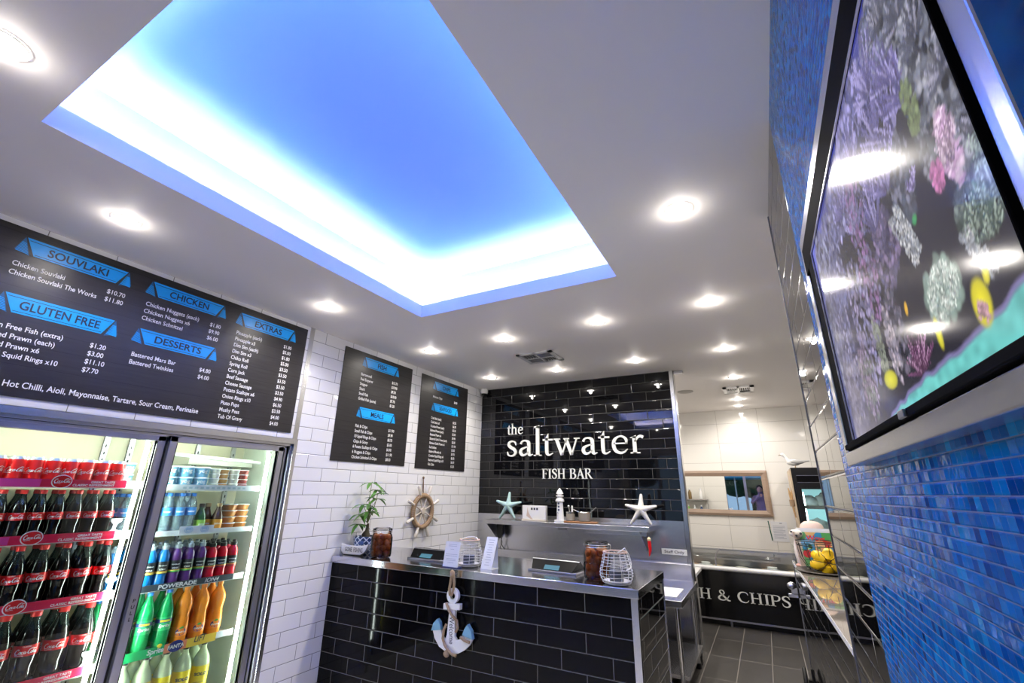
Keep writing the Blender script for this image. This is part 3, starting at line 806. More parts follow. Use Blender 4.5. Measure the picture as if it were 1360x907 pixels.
# ---- boat shaped sign
bxc, byc = -3.005, 2.862
t = thing('boat_sign', 'white wooden boat shaped sign reading gone fishing in front of the blue pot', 'sign', (bxc, byc, CT))
mb = MB()
top = [(-.155, .083), (-.06, .071), (.06, .073), (.17, .088)]
bot = [(.13, .03), (.09, .008), (-.10, .004), (-.13, .025)]
mb.prism(top[::-1] + [(-.155, .083)][:0] + [(-.13, .025), (-.10, .004), (.09, .008), (.13, .03)], (0, 0, 0), EX, EZ, -.028)
mb.build('hull', m_white, t, smooth=False, bevel=.004)
mb = MB(); mb.flat(text_geo('GONE  FISHING', .046, .012, width=.195), (-.085, -.0292 if False else -.0005, .028), EX, EZ); mb.build('sign_lettering', m_ink, t, smooth=False)
mb = MB(); mb.box(-.10, .10, .002, .026, 0, .006); mb.build('stand', m_blackm, t)
# flip so that lettering faces the customer: hull occupies y>0
# blue ribbon bow behind the hull
mb = MB()
for sgn in (-1, 1):
    mb.ell((.03 + sgn * .024, .036, .092), (.026, .007, .018), 10, 8)
mb.ell((.03, .034, .092), (.010, .008, .010), 10, 8); mb.build('ribbon_bow', pmat('ribbon_blue', (.04, .09, .26), .5), t)

# ---- jars of pickled onions
m_jar = glass_mat('jar_glass', (.97, .97, .97), 1.5)
m_brine = glass_mat('brine', (.86, .62, .42), 1.2)
m_onion = pmat('pickled_onion', (.42, .16, .06), .25, vary=.35, vscale=30)
def jar(x, y, label, where):
    t = thing('onion_jar', label, 'jar', (x, y, CT))
    mb = MB(); mb.lathe([(.070, .002), (.080, .012), (.083, .035), (.083, .145), (.074, .172), (.070, .182), (.072, .196)], 28, caps=False); mb.build('glass_body', m_jar, t)
    mb = MB(); mb.lathe([(.066, .006), (.077, .014), (.080, .036), (.080, .143), (.072, .168)], 28); mb.build('brine', m_brine, t)
    mb = MB(); mb.lathe([(.074, .196), (.076, .205), (.074, .214), (.060, .218), (.058, .212), (.001, .210)], 28); lid = mb.build('glass_lid', m_jar, t)
    mb = MB(); mb.tube([(.077 * math.cos(a), .077 * math.sin(a), .187) for a in np.linspace(0, 2 * PI, 24, endpoint=False)], .0022, 6, closed=True)
    mb.tube([(.077 * math.cos(a), .077 * math.sin(a), .200) for a in np.linspace(0, 2 * PI, 24, endpoint=False)], .002, 6, closed=True)
    mb.tube([(.077, 0, .205), (.092, 0, .20), (.092, 0, .18), (.078, 0, .165)], .0025, 6); mb.tube([(-.077, 0, .187), (-.085, 0, .195), (-.077, 0, .204)], .0025, 6)
    mb.build('wire_clasp', m_steel, t)
    r = random.Random(int(x * 100))
    k = 0
    for lay in range(4):
        n = 6
        for i in range(n):
            a = 2 * PI * i / n + lay * .5
            rr = .049
            o = MB(); s = r.uniform(.022, .026)
            o.ell((0, 0, 0), (s, s, s * 1.05), 12, 8)
            q = o.build('pickled_onion', m_onion, loc=(x + rr * math.cos(a), y + rr * math.sin(a), CT + .034 + lay * .039 + r.uniform(-.003, .003)))
            tag(q, 'brown pickled onion in the glass jar ' + where, 'onion', 'pickled onions in the jar ' + where)
jar(-2.735, 2.90, 'clip top glass jar of brown pickled onions beside the potted plant', 'beside the potted plant')
jar(-.985, 2.955, 'clip top glass jar of brown pickled onions behind the white basket', 'behind the white basket')

# ---- till screens
def till(x, y, label, rot):
    t = thing('till_screen', label, 'till', (x, y, CT), None, rot)
    # leaning slab: the customer sees its back
    mb = MB(); W2 = .175
    mb.add([(-W2 * .86, -.018, .016), (W2 * .86, -.018, .016), (W2, .045, .07), (-W2, .045, .07), (-W2 * .86, .19, .016), (W2 * .86, .19, .016), (W2, .060, .078), (-W2, .060, .078)],
           [(0, 1, 2, 3), (2, 6, 7, 3), (4, 7, 6, 5), (0, 4, 5, 1), (0, 3, 7, 4), (1, 5, 6, 2)]); mb.build('housing', pmat('till_black', (.006, .006, .007), .35, spec=.06), t, smooth=False, bevel=.003)
    mb = MB(); mb.add([(-.06, -.0135, .022), (.05, -.0135, .022), (.05, .016, .047), (-.06, .016, .047)], [(0, 1, 2, 3)])
    dsp = MB(); dsp.prism([(-.06, 0), (.05, 0), (.05, .036), (-.06, .036)], (0, -.0165, .020), EX, Vector((0, .758, .652)), .001)
    d = dsp.build('customer_display', pmat('display', (.02, .05, .07), .2, emit=(.10, .32, .42), estr=.35), t, smooth=False)
    mb = MB()
    mb.flat(text_geo('WELCOME', .018, .01, width=.04), (-.05, -.0102, .0255), EX, Vector((0, .758, .652)))
    mb.flat(text_geo('0.00', .018, .01), (.008, -.0102, .0255), EX, Vector((0, .758, .652)))
    mb.build('display_text', pmat('display_text', (.1, .4, .5), .4, emit=(.4, .9, 1.0), estr=.9), d, smooth=False)
    mb = MB(); mb.box(-.178, .178, -.02, .2, .0, .014); mb.build('base', m_aludark, t, bevel=.003)
    mb = MB(); mb.prism([(-W2, 0), (W2, 0), (W2, .006), (-W2, .006)], (0, .044, .0705), EX, Vector((0, .5, .3)).normalized(), .002); mb.build('top_edge', m_alu, t, smooth=False)
    return t
till(-2.345, 2.985, 'black till screen left of the upright white cards', -.04)
till(-1.315, 3.02, 'black till screen left of the second onion jar', -.06)

# ---- upright cards
t = thing('card_holder', 'upright white notice card with blue foot in front of the left till', 'card holder', (-1.985, 2.79, CT))
mb = MB(); mb.prism([(-.062, 0), (.062, 0), (.062, .165), (-.062, .165)], (0, 0, .004), EX, Vector((0, .18, 1)).normalized(), -.003); cd = mb.build('card', m_paper, t, smooth=False)
mb = MB(); ey_ = Vector((0, .18, 1)).normalized()
for i, (s, z_, w_) in enumerate((('PLEASE PAY HERE', .145, .07), ('card and cash', .115, .03), ('Thank you for your order', .083, .10), ('see our staff for specials', .055, .08), ('open 7 days', .030, .05))):
    for k in range(2 if i in (0, 2, 3) else 1):
        mb.prism([(-w_ / 2, z_ - k * .010), (w_ / 2, z_ - k * .010), (w_ / 2, z_ - k * .010 + .0022), (-w_ / 2, z_ - k * .010 + .0022)], (0, -.0006, .004), EX, ey_, -.0004)
mb.build('printed_lines', pmat('print_grey', (.35, .37, .45), .6), cd, smooth=False)
mb = MB(); mb.box(-.066, .066, -.012, .05, 0, .010); mb.build('foot', pmat('navy_plastic', (.012, .02, .10), .4), t, bevel=.002)
t = thing('menu_card', 'tall narrow white menu card leaning back right of the left basket', 'menu card', (-1.752, 2.885, CT))
lean = Vector((0, .42, 1)).normalized()
mb = MB(); mb.prism([(-.044, 0), (.044, 0), (.044, .212), (-.044, .212)], (0, 0, .003), EX, lean, -.003); cd = mb.build('card', m_paper, t, smooth=False)
mb = MB()
for k in range(11):
    w_ = .05 if k == 0 else (.028 + .02 * ((k * 7) % 3) / 2)
    z_ = .19 - k * .0165
    mb.prism([(-w_ / 2, z_), (w_ / 2, z_), (w_ / 2, z_ + .003), (-w_ / 2, z_ + .003)], (0, -.0006, .003), EX, lean, -.0004)
mb.build('printed_lines', pmat('print_grey', (.35, .37, .45), .6), cd, smooth=False)
mb = MB(); mb.box(-.044, .044, -.002, .10, 0, .003); mb.prism([(-.044, 0), (.044, 0), (.044, .19), (-.044, .19)], (0, .092, .002), EX, Vector((0, -.06, 1)).normalized(), .002)
mb.build('acrylic_stand', pmat('acrylic_white', (.75, .77, .82), .2), t, smooth=False)

# ---- white wire baskets
m_wire = pmat('white_wire', (.80, .80, .80), .4)
m_rope = pmat('rope', (.36, .25, .16), .85, vary=.3, vscale=60, bump=.5, bscale=120)
def basket(x, y, label, hang, seed):
    t = thing('wire_basket', label, 'basket', (x, y, CT))
    R = [(.068, .004), (.082, .014), (.093, .04), (.094, .07), (.087, .10), (.078, .13), (.071, .16), (.068, .172)]
    def rad(z):
        for i in range(len(R) - 1):
            if R[i][1] <= z <= R[i + 1][1]:
                f = (z - R[i][1]) / (R[i + 1][1] - R[i][1]); return R[i][0] + f * (R[i + 1][0] - R[i][0])
        return R[-1][0]
    r = random.Random(seed)
    for k in range(13):
        mb = MB(); a = 2 * PI * k / 13
        mb.tube([(p[0] * math.cos(a + .02 * math.sin(3 * i)), p[0] * math.sin(a + .02 * math.sin(3 * i)), p[1]) for i, p in enumerate(R)], .0013, 5); mb.build('upright_wire', m_wire, t)
    for k in range(10):
        z = .012 + k * .0175
        mb = MB(); mb.tube([((rad(z) + .003) * math.cos(a), (rad(z) + .003) * math.sin(a), z + .003 * math.sin(2 * a + k)) for a in np.linspace(0, 2 * PI, 28, endpoint=False)], .0013, 5, closed=True); mb.build('hoop_wire', m_wire, t)
    mb = MB(); mb.tube([(.070 * math.cos(a), .070 * math.sin(a), .174) for a in np.linspace(0, 2 * PI, 28, endpoint=False)], .0045, 6, closed=True); mb.build('rope_rim', pmat('pink_rope', (.62, .45, .38), .8), t)
    mb = MB()
    if hang:   # bail handle flopped over the right side
        mb.tube([(.03, -.062, .175), (.055, -.075, .19), (.075, -.06, .205), (.088, -.03, .17), (.098, -.02, .12), (.095, -.05, .095), (.08, -.075, .09)], .003, 6)
    else:
        mb.tube([(-.069, 0, .174), (-.04, .035, .186), (.0, .05, .19), (.04, .035, .186), (.069, 0, .174)], .003, 6)
    mb.build('handle', m_wire, t)
    mb = MB(); mb.lathe([(.001, .003), (.064, .003), (.078, .022), (.074, .022), (.06, .009), (.001, .009)], 28); mb.build('dish', m_white, t)
    mb = MB(); mb.lathe([(.001, .0095), (.04, .0095), (.042, .07), (.038, .074), (.001, .074)], 20); mb.build('candle_cup', pmat('basket_cup', (.06, .07, .10), .3), t)
basket(-1.925, 2.935, 'white wire basket behind the upright notice card', False, 1)
basket(-.84, 2.872, 'white wire basket with looped handle at the right end of the counter', True, 2)

# ---- welcome anchor
base = (-1.915, 2.743, .46)
t = thing('anchor_decoration', 'white wooden anchor lettered welcome hanging on the black counter front', 'anchor', base)
def P2(x, z): return (x - base[0], z - base[2])
mb = MB()
ring_o = [(.046 * math.cos(a), .046 * math.sin(a)) for a in np.linspace(0, 2 * PI, 28, endpoint=False)]
rc = P2(-1.918, .787)
vs = []; n = 28
for r_, d in ((.046, 0), (.046, .024), (.020, .024), (.020, 0)):
    vs += [(rc[0] + r_ * math.cos(2 * PI * i / n), d, rc[1] + r_ * math.sin(2 * PI * i / n)) for i in range(n)]
mb.add(vs, [(k * n + i, k * n + (i + 1) % n, ((k + 1) % 4) * n + (i + 1) % n, ((k + 1) % 4) * n + i) for k in range(4) for i in range(n)])
mb.build('ring', m_white, t)
def slab(name, poly, mat, y0=0.0, y1=.024, bev=.003):
    m_ = MB(); m_.prism(poly, (0, y1, 0), EX, EZ, y1 - y0)
    return m_.build(name, mat, t, smooth=False, bevel=bev)
slab('stock', [P2(-1.983, .702), P2(-1.852, .712), P2(-1.852, .747), P2(-1.983, .738)], m_white, -.006, .026)
slab('shank', [P2(-1.953, .50), P2(-1.885, .50), P2(-1.893, .745), P2(-1.935, .745)], m_white)
arc = []
outer = [(-2.068, .578), (-2.045, .527), (-2.006, .485), (-1.96, .468), (-1.909, .459), (-1.86, .466), (-1.81, .492), (-1.772, .525), (-1.752, .560)]
inner = [(-1.825, .578), (-1.845, .548), (-1.872, .540), (-1.890, .56), (-1.95, .56), (-1.962, .528), (-1.985, .545), (-2.002, .588)]
slab('arms', [P2(*q) for q in outer + inner], m_white, .002, .024)
m_fluke = pmat('fluke_blue', (.20, .42, .58), .45)
slab('fluke', [P2(-2.074, .568), P2(-1.994, .582), P2(-2.010, .625), P2(-2.031, .642), P2(-2.060, .612)], m_fluke, -.004, .026)
slab('fluke', [P2(-1.828, .575), P2(-1.747, .560), P2(-1.758, .605), P2(-1.790, .640), P2(-1.812, .612)], m_fluke, -.004, .026)
mb = MB(); mb.flat(text_geo('Welcome', .052, .006, width=.155), (P2(-1.931, .668)[0], -.0008, P2(-1.931, .668)[1]), Vector((.04, 0, -1)).normalized(), Vector((1, 0, .04)).normalized())
mb.build('anchor_lettering', m_ink, t, smooth=False)
mb = MB()
mb.tube([(x - base[0], -.010 - .0, z - base[2]) for x, z in [(-1.925, .918), (-1.930, .87), (-1.938, .83), (-1.930, .79)]], .009, 8)
mb.tube([(x - base[0], -.010, z - base[2]) for x, z in [(-1.910, .918), (-1.903, .87), (-1.905, .83), (-1.918, .79)]], .008, 8)
mb.ell((-.003, -.014, .462), (.019, .014, .022), 12, 8)
mb.tube([(x - base[0], y, z - base[2]) for x, y, z in [(-1.955, -.012, .745), (-1.93, -.014, .705), (-1.90, -.013, .675), (-1.872, -.002, .65), (-1.865, .0, .61), (-1.88, .002, .585)]], .0085, 8)
mb.tube([(x - base[0], y, z - base[2]) for x, y, z in [(-1.955, .0, .62), (-1.968, -.006, .585), (-1.97, -.010, .54), (-1.95, -.012, .505), (-1.92, -.012, .48), (-1.89, -.012, .465), (-1.86, -.008, .458)]], .0085, 8)
mb.tube([(x - base[0], y, z - base[2]) for x, y, z in [(-1.835, -.008, .565), (-1.80, -.010, .552), (-1.765, -.006, .545)]], .009, 8)
mb.ell((-.02, -.010, .0), (.022, .016, .02), 12, 8)
mb.build('rope', m_rope, t)

# ---- ship wheel on the white tiles
base = (XL, 3.836, 1.245)
t = thing('ship_wheel', 'rope bound driftwood ship wheel hanging on the white tiled wall', 'wheel', base)
wo = .032
mb = MB(); R_ = .150
mb.tube([(wo, R_ * math.cos(a), R_ * math.sin(a)) for a in np.linspace(0, 2 * PI, 40, endpoint=False)], .021, 10, closed=True)
rim = mb.build('rope_rim', m_rope, t)
mb = MB()
for k in range(56):
    a = 2 * PI * k / 56
    p = [(wo + .0225 * math.sin(th), (R_ + .0225 * math.cos(th)) * math.cos(a + .05 * th / PI), (R_ + .0225 * math.cos(th)) * math.sin(a + .05 * th / PI)) for th in np.linspace(-1.2, PI + 1.2, 9)]
    mb.tube(p, .0035, 4)
mb.build('rope_strand', m_rope, rim)
mb = MB(); mb.lathe([(.001, .018), (.030, .018), (.034, .03), (.030, .044), (.001, .046)], 16, ax='x'); mb.build('hub', pmat('driftwood', (.52, .46, .40), .8, vary=.25, vscale=30), t)
m_drift = pmat('driftwood', (.52, .46, .40), .8)
m_drifth = pmat('driftwood_pale', (.62, .58, .53), .8, vary=.25, vscale=30)
for k in range(8):
    a = PI / 8 + k * PI / 4
    c_, s_ = math.cos(a), math.sin(a)
    mb = MB(); mb.tube([(wo, .03 * c_, .03 * s_), (wo, .15 * c_, .15 * s_)], .007, 8); sp = mb.build('spoke', m_drift, t)
    mb = MB(); mb.tube([(wo + .01, r_ * c_, r_ * s_) for r_ in (.165, .19, .225, .25, .262)], [.012, .014, .016, .017, .010], 8); mb.build('spoke_handle', m_drifth, sp)
mb = MB(); mb.tube([(.02, -.012, .165), (.014, -.004, .26), (.012, 0, .325)], .004, 6); mb.tube([(.02, .012, .165), (.014, .004, .26), (.012, 0, .325)], .004, 6)
mb.ell((.012, 0, .325), (.010, .012, .014), 10, 8); mb.build('hanging_cord', pmat('cord_brown', (.16, .10, .06), .9), t)

# ================================================================== WALL SHELF AND WHAT STANDS ON IT
SHZ, SY0, SX0, SX1 = 1.145, 4.615, -2.855, -1.015
t = thing('wall_shelf', 'long stainless steel shelf on the splashback under the shop sign', 'shelf', ((SX0 + SX1) / 2, YB, SHZ))
w2 = (SX1 - SX0) / 2
mb = MB(); mb.box(-w2, w2, SY0 - YB, -.005, -.045, 0); mb.build('shelf_board', m_steelh, t, bevel=.003)
for xx in (-w2 + .02, w2 - .10):
    mb = MB(); mb.prism([(0, 0), (.28, 0), (.0, -.20)], (xx, -.006, -.046), Vector((0, -1, 0)), EZ, .004); mb.build('bracket', m_aludark, t, smooth=False)
mb = MB(); mb.box(.25, w2 - .05, -.24, -.18, -.085, -.046); mb.box(.25, w2 - .05, -.25, -.17, -.090, -.085); mb.build('underside_rail', m_steelh, t, smooth=False)
mb = MB(); mb.box(-.02, .06, -.30, -.24, -.07, -.046); mb.build('underside_clip', m_steel, t, smooth=False)

def starfish(x, y, label, mat, pts, c, th):
    """pts: arm tips as (dx, dz) from c; stands on two tips and leans on nothing"""
    t0 = MB()
    for (dx, dz) in pts:
        L_ = math.hypot(dx, dz)
        vs = []
        t0.tube([(c[0] + dx * f, -.012 + .012 * f, c[1] + dz * f) for f in (0, .15, .35, .6, .85, .97, 1.0)], [.036, .034, .026, .019, .015, .011, .004], 10)
    t0.ell((c[0], -.012, c[1]), (.042, .030, .042), 14, 10)
    o = t0.build('starfish', mat, loc=(x, y, SHZ))
    tag(o, label, 'starfish')
    return o
zoff = .0
m_st1 = pmat('starfish_aqua', (.46, .66, .66), .6, bump=.5, bscale=90)
m_st2 = pmat('starfish_white', (.80, .78, .75), .6, bump=.5, bscale=90)
starfish(-2.63, 4.80, 'pale aqua starfish standing at the left end of the steel shelf', m_st1, [(.012, .150), (-.165, .05), (.165, .04), (-.122, -.142), (.082, -.138)], (0, .147), 0)
starfish(-1.107, 4.76, 'white starfish standing at the right end of the steel shelf', m_st2, [(.010, .148), (-.158, .04), (.155, .036), (-.112, -.138), (.09, -.138)], (0, .150), 0)
# white calendar box
t = thing('calendar_box', 'white seaside calendar box with dog picture beside the aqua starfish', 'box', (-2.27, 4.72, SHZ))
mb = MB(); mb.box(-.142, .142, 0, .05, .012, .158); bo = mb.build('box_body', m_white, t, bevel=.003)
mb = MB(); mb.box(-.146, .146, -.012, .06, 0, .012); mb.build('box_base', pmat('cream_wood', (.66, .60, .52), .6), t, bevel=.002)
mb = MB()
for k in range(3): mb.prism(bx(-.035 + k * .032, -.013 + k * .032, .112, .135), (0, -.0005, 0), EX, EZ, .0006, 0)
mb.build('number_tiles', m_ink, bo, smooth=False)
mb = MB(); mb.prism([(-.09, .05), (-.075, .145), (-.07, .10), (-.055, .07), (-.03, .035), (-.012, .018), (-.035, .016), (-.06, .03)], (0, -.0006, 0), EX, EZ, .0006)
mb.build('painted_dog', pmat('dog_tan', (.62, .50, .42), .6), bo, smooth=False)
mb = MB(); mb.prism([(-.142, .02), (-.03, .014), (.142, .02), (.142, .0135), (-.142, .0135)], (0, -.0004, 0), EX, EZ, .0004); mb.build('painted_shore', pmat('shore', (.55, .50, .45), .6), bo, smooth=False)
# lighthouse
t = thing('lighthouse_ornament', 'small white wooden lighthouse standing mid shelf', 'ornament', (-1.95, 4.70, SHZ))
mb = MB(); mb.box(-.052, .052, -.04, .04, 0, .024); mb.build('base', m_white, t, bevel=.003)
mb = MB(); mb.lathe([(.043, .024), (.036, .13), (.033, .205)], 8); tw = mb.build('tower', m_white, t, smooth=False)
mb = MB(); mb.lathe([(.045, .205), (.048, .215), (.040, .235), (.030, .24), (.028, .256), (.041, .258), (.041, .270), (.028, .272), (.028, .283), (.040, .286), (.026, .316), (.010, .336), (.001, .345)], 12); mb.build('lantern_roof', m_white, t)
for k in range(3):
    mb = MB(); mb.prism(bx(-.010, .010, .115 + k * .032, .133 + k * .032), (0, -.0378, 0), EX, EZ, .0012); mb.build('window', pmat('slate_blue', (.06, .08, .16), .5), tw, smooth=False)
mb = MB(); mb.tube([(-.024, -.043, .03), (-.018, -.042, .07), (-.022, -.041, .09), (-.010, -.040, .10), (-.006, -.041, .085)], .0022, 5); mb.build('painted_rope', m_ink, tw)
# board with pot and jar
t = thing('serving_board', 'small wooden board carrying a pot and jar on the steel shelf', 'board', (-1.735, 4.72, SHZ))
mb = MB(); mb.prism([(-.19, -.05), (.10, -.06), (.185, -.03), (.185, .04), (.10, .06), (-.19, .05)], (0, 0, .002), EX, Vector((0, 1, 0)), .016); mb.build('board', pmat('oak', (.34, .16, .07), .5, vary=.3, vscale=12, stretch=(1, 8, 1)), t, bevel=.004)
m_cup = glass_mat('cup_glass', (.85, .82, .76), 1.5, 0.05, (.55, .5, .44), .45)
t = thing('glass_pot', 'squat clear pot with two scoops on the wooden board', 'pot', (-1.685, 4.72, SHZ + .018))
mb = MB(); mb.lathe([(.055, 0), (.062, .006), (.066, .085), (.063, .086), (.058, .01), (.001, .008)], 24); mb.build('pot_body', m_cup, t)
mb = MB(); mb.lathe([(.066, .083), (.070, .088), (.066, .093)], 24, caps=False); mb.build('steel_rim', m_steel, t)
for sgn, zz in ((-1, .115), (1, .14)):
    mb = MB(); mb.tube([(sgn * .02, 0, .03), (sgn * .062, 0, .09), (sgn * .13, .005, zz)], .0055, 8); mb.build('scoop_handle', m_steel, t)
t = thing('glass_jar', 'small clear jar with pump spoon left of the glass pot', 'jar', (-1.84, 4.72, SHZ + .018))
mb = MB(); mb.lathe([(.042, 0), (.048, .006), (.048, .06), (.043, .075), (.043, .09), (.001, .092)], 20); mb.build('jar_body', m_cup, t)
mb = MB(); mb.box(.012, .028, -.006, .006, .05, .15); mb.build('spoon', m_white, t, bevel=.003)
mb = MB(); mb.lathe([(.045, .072), (.046, .088), (.001, .094)], 20); mb.build('lid', m_steel, t)
mb = MB(); mb.tube([(-.01, 0, .09), (-.015, 0, .125), (-.02, 0, .14)], .005, 6); mb.ell((-.02, 0, .145), (.014, .01, .01), 10, 7); mb.build('lid_knob', m_steel, t)
# handset hanging under the shelf, chilli, staff sign
t = thing('phone_charger', 'black handset with dangling cords under the left end of the shelf', 'phone', (-2.765, 4.85, .93))
mb = MB(); mb.prism([(-.04, .17), (.045, .17), (.045, .05), (.02, .01), (-.02, .0), (-.035, .05)], (0, .03, 0), EX, EZ, .05); mb.build('handset', m_black, t, bevel=.005)
mb = MB(); mb.tube([(0, .02, .01), (.012, .03, -.04), (-.02, .04, -.10), (-.01, .05, -.115)], .004, 6); mb.tube([(.01, .02, .01), (-.005, .03, -.05), (.02, .04, -.09), (.035, .05, -.115)], .004, 6); mb.build('cord', m_blackm, t)
t = thing('chilli_charm', 'red chilli charm hanging from the right end of the shelf', 'charm', (-1.018, 4.606, .895))
mb = MB(); mb.tube([(0, 0, .145), (0, 0, .21), (0, .002, .232)], .002, 5); mb.build('string', m_ink, t)
mb = MB(); mb.lathe([(.008, .128), (.016, .133), (.018, .15), (.008, .16), (.003, .165)], 12); mb.build('cap', pmat('cream_cap', (.75, .62, .40), .5), t)
mb = MB(); mb.tube([(0, 0, .132), (.002, 0, .10), (.004, 0, .06), (-.002, 0, .02), (-.008, 0, 0)], [.015, .016, .014, .009, .002], 12); mb.build('chilli_body', pmat('chilli_red', (.62, .01, .015), .2), t)
t = thing('staff_sign', 'small white sign reading staff only on the splashback', 'sign', (-.859, YB - .0045, .885))
mb = MB(); mb.box(-.118, .118, -.004, 0, 0, .052); bo = mb.build('plate', pmat('sign_grey', (.70, .71, .74), .4), t, smooth=False)
mb = MB(); mb.flat(text_geo('Staff Only', .036, .012, width=.185), (-.093, -.0045, .014), EX, EZ); mb.build('sign_lettering', m_ink, bo, smooth=False)

# ================================================================== REAR BENCH
BZ, BY0 = 0.672, 3.99
t = thing('steel_bench', 'stainless steel work bench with upstand behind the counter', 'bench', (-1.9, 4.5, 0))
bx0, bx1 = XL + .02 + 1.9, -.675 + 1.9
mb = MB(); mb.box(bx0, bx1, BY0 - 4.5, YB - .01 - 4.5, BZ - .05, BZ); mb.build('bench_top', m_steelh, t, bevel=.003)
mb = MB(); mb.box(bx0, XW - .01 + 1.9, YB - .055 - 4.5, YB - .01 - 4.5, BZ, .815); mb.build('upstand', m_steelh, t, bevel=.004)
for xx in (bx0 + .05, bx1 - .05):
    for yy in (BY0 + .06 - 4.5, YB - .10 - 4.5):
        mb = MB(); mb.cyl((xx, yy, 0), (xx, yy, BZ - .05), .019, n=14); lg = mb.build('leg', m_steel, t)
        mb = MB(); mb.lathe([(.026, 0), (.026, .02), (.02, .04)], 14, o=(xx, yy, 0)); mb.build('foot', m_black, lg)
mb = MB(); mb.box(bx0, bx1, BY0 + .05 - 4.5, YB - .08 - 4.5, .15, .175); mb.build('undershelf', m_steelh, t, smooth=False)
mb = MB(); mb.tube([(bx1 - .05, BY0 + .07 - 4.5, .03), (bx1 - .05, BY0 + .40 - 4.5, .16)], .012, 8); mb.build('brace', m_steel, t)
t = thing('paper_sheet', 'sheet of paper on a clip lying on the steel bench', 'paper', (-.86, 4.28, BZ))
mb = MB(); mb.box(-.12, .13, -.17, .20, .001, .004)
bo = mb.build('sheet', m_paper, t, smooth=False)
mb = MB()
for k in range(9): mb.box(-.10, .11, -.12 + k * .033, -.114 + k * .033, .0041, .0044)
mb.build('printed_lines', pmat('print_grey', (.35, .37, .45), .6), bo, smooth=False)
mb = MB(); mb.box(-.02, .02, -.185, -.155, .002, .014); mb.build('clip', m_black, t, bevel=.002)

# ================================================================== DRINKS FRIDGE
FX = XL - .02
base = (XL, 1.43, 0)
fr = thing('drinks_fridge', 'built in two door drinks fridge with sliding glass doors full of bottles', 'fridge', base)
def FB(mb, x0, x1, y0, y1, z0, z1, mi=0): return mb.box(x0 - base[0], x1 - base[0], y0 - base[1], y1 - base[1], z0, z1, mi)
FXB = XL - .66
mb = MB()
FB(mb, XL - .02, XL + .006, FY0, FY1, FZ1 - .036, FZ1); FB(mb, XL - .02, XL + .006, FY1 - .028, FY1, 0, FZ1 - .036); FB(mb, XL - .02, XL + .006, FY0, FY0 + .03, 0, FZ1 - .036)
mb.build('steel_surround', m_steelh, fr, smooth=False)
mb = MB()   # inner channel frames of the sliding doors, stepped
for d, e_, z_ in ((.012, .030, .040), (.035, .052, .058)):
    FB(mb, XL - .02 - d, XL - .004 - d, FY0 + .03, FY1 - e_, FZ1 - z_ - .012, FZ1 - z_ + .004)
    FB(mb, XL - .02 - d, XL - .004 - d, FY1 - e_ - .014, FY1 - e_, 0, FZ1 - z_)
mb.build('door_track', m_alu, fr, smooth=False)
mb = MB(); FB(mb, XL - .11, XL - .05, FY0 + .03, FY1 - .04, FZ1 - .075, FZ1 - .035); FB(mb, XL - .10, XL - .05, FY1 - .085, FY1 - .03, 0, FZ1 - .04); mb.build('dark_channel', m_black, fr, smooth=False)
m_liner = pmat('fridge_liner', (.74, .70, .55), .45)
m_linerside = pmat('fridge_liner_side', (.62, .68, .62), .3)
mb = MB()
FB(mb, FXB - .02, FXB, FY0 - .02, FY1 + .02, 0, FZ1 + .03); FB(mb, FXB, XL - .10, FY0 - .02, FY1 + .02, FZ1 - .03, FZ1)
FB(mb, FXB, XL - .10, FY0 - .02, FY0, 0, FZ1, 1); FB(mb, FXB, XL - .10, FY1, FY1 + .02, 0, FZ1, 1); FB(mb, FXB, XL - .10, FY0, FY1, .0, .12)
mb.build('cabinet', [m_liner, m_linerside], fr, smooth=False)
mb = MB()   # slotted shelf uprights at the back and the sides
for yy in (.64, 1.36, 1.50, 1.93, 2.20):
    FB(mb, FXB, FXB + .02, yy - .015, yy + .015, .12, FZ1 - .03)
    for k in range(34): FB(mb, FXB + .02, FXB + .021, yy - .004, yy + .004, .2 + k * .045, .22 + k * .045, 1)
mb.build('shelf_upright', [m_alu, m_black], fr, smooth=False)
mb = MB()   # evaporator cover and pipes up in the right bay
FB(mb, FXB, FXB + .22, 1.78, 2.25, 1.60, 1.66); mb.build('fan_cover', pmat('fan_cover', (.55, .57, .52), .4), fr, smooth=False)
mb = MB(); mb.tube([(XL - .35 - base[0], 1.52 - base[1], 1.66), (XL - .30 - base[0], 2.22 - base[1], 1.63)], .012, 8); mb.build('pipe', m_white, fr)
# doors
def fdoor(y0, y1, xo, name):
    z0, z1 = .10, FZ1 - .062
    d = MB()
    w = .044
    FB(d, XL - .045 - xo, XL - .015 - xo, y0, y1, z1 - .036, z1); FB(d, XL - .045 - xo, XL - .015 - xo, y0, y1, z0, z0 + .05)
    FB(d, XL - .045 - xo, XL - .015 - xo, y0, y0 + w, z0, z1); FB(d, XL - .045 - xo, XL - .015 - xo, y1 - w, y1, z0, z1)
    fo = d.build('door_frame', pmat('door_aluminium', (.40, .40, .46), .35, .85), fr, smooth=False, bevel=.003)
    d = MB(); FB(d, XL - .034 - xo, XL - .029 - xo, y0 + w, y1 - w, z0 + .05, z1 - .036)
    d.build('door_pane', m_doorglass, fo, smooth=False)
    d = MB(); FB(d, XL - .047 - xo, XL - .0435 - xo, y0 + w - .002, y1 - w + .002, z0 + .045, z0 + .05); FB(d, XL - .050 - xo, XL - .014 - xo, y1 - w, y1 - w + .004, z0 + .05, z1 - .036); FB(d, XL - .050 - xo, XL - .014 - xo, y0 + w - .004, y0 + w, z0 + .05, z1 - .036)
    d.build('door_gasket', m_black, fo, smooth=False)
    return fo
dl = fdoor(.60, 1.428, .028, 'l')
dr = fdoor(1.438, 2.205, .0, 'r')
mb = MB(); FB(mb, XL - .075, XL - .046, 1.428, 1.440, .10, FZ1 - .065); mb.build('mullion', m_black, fr, smooth=False)
mb = MB()
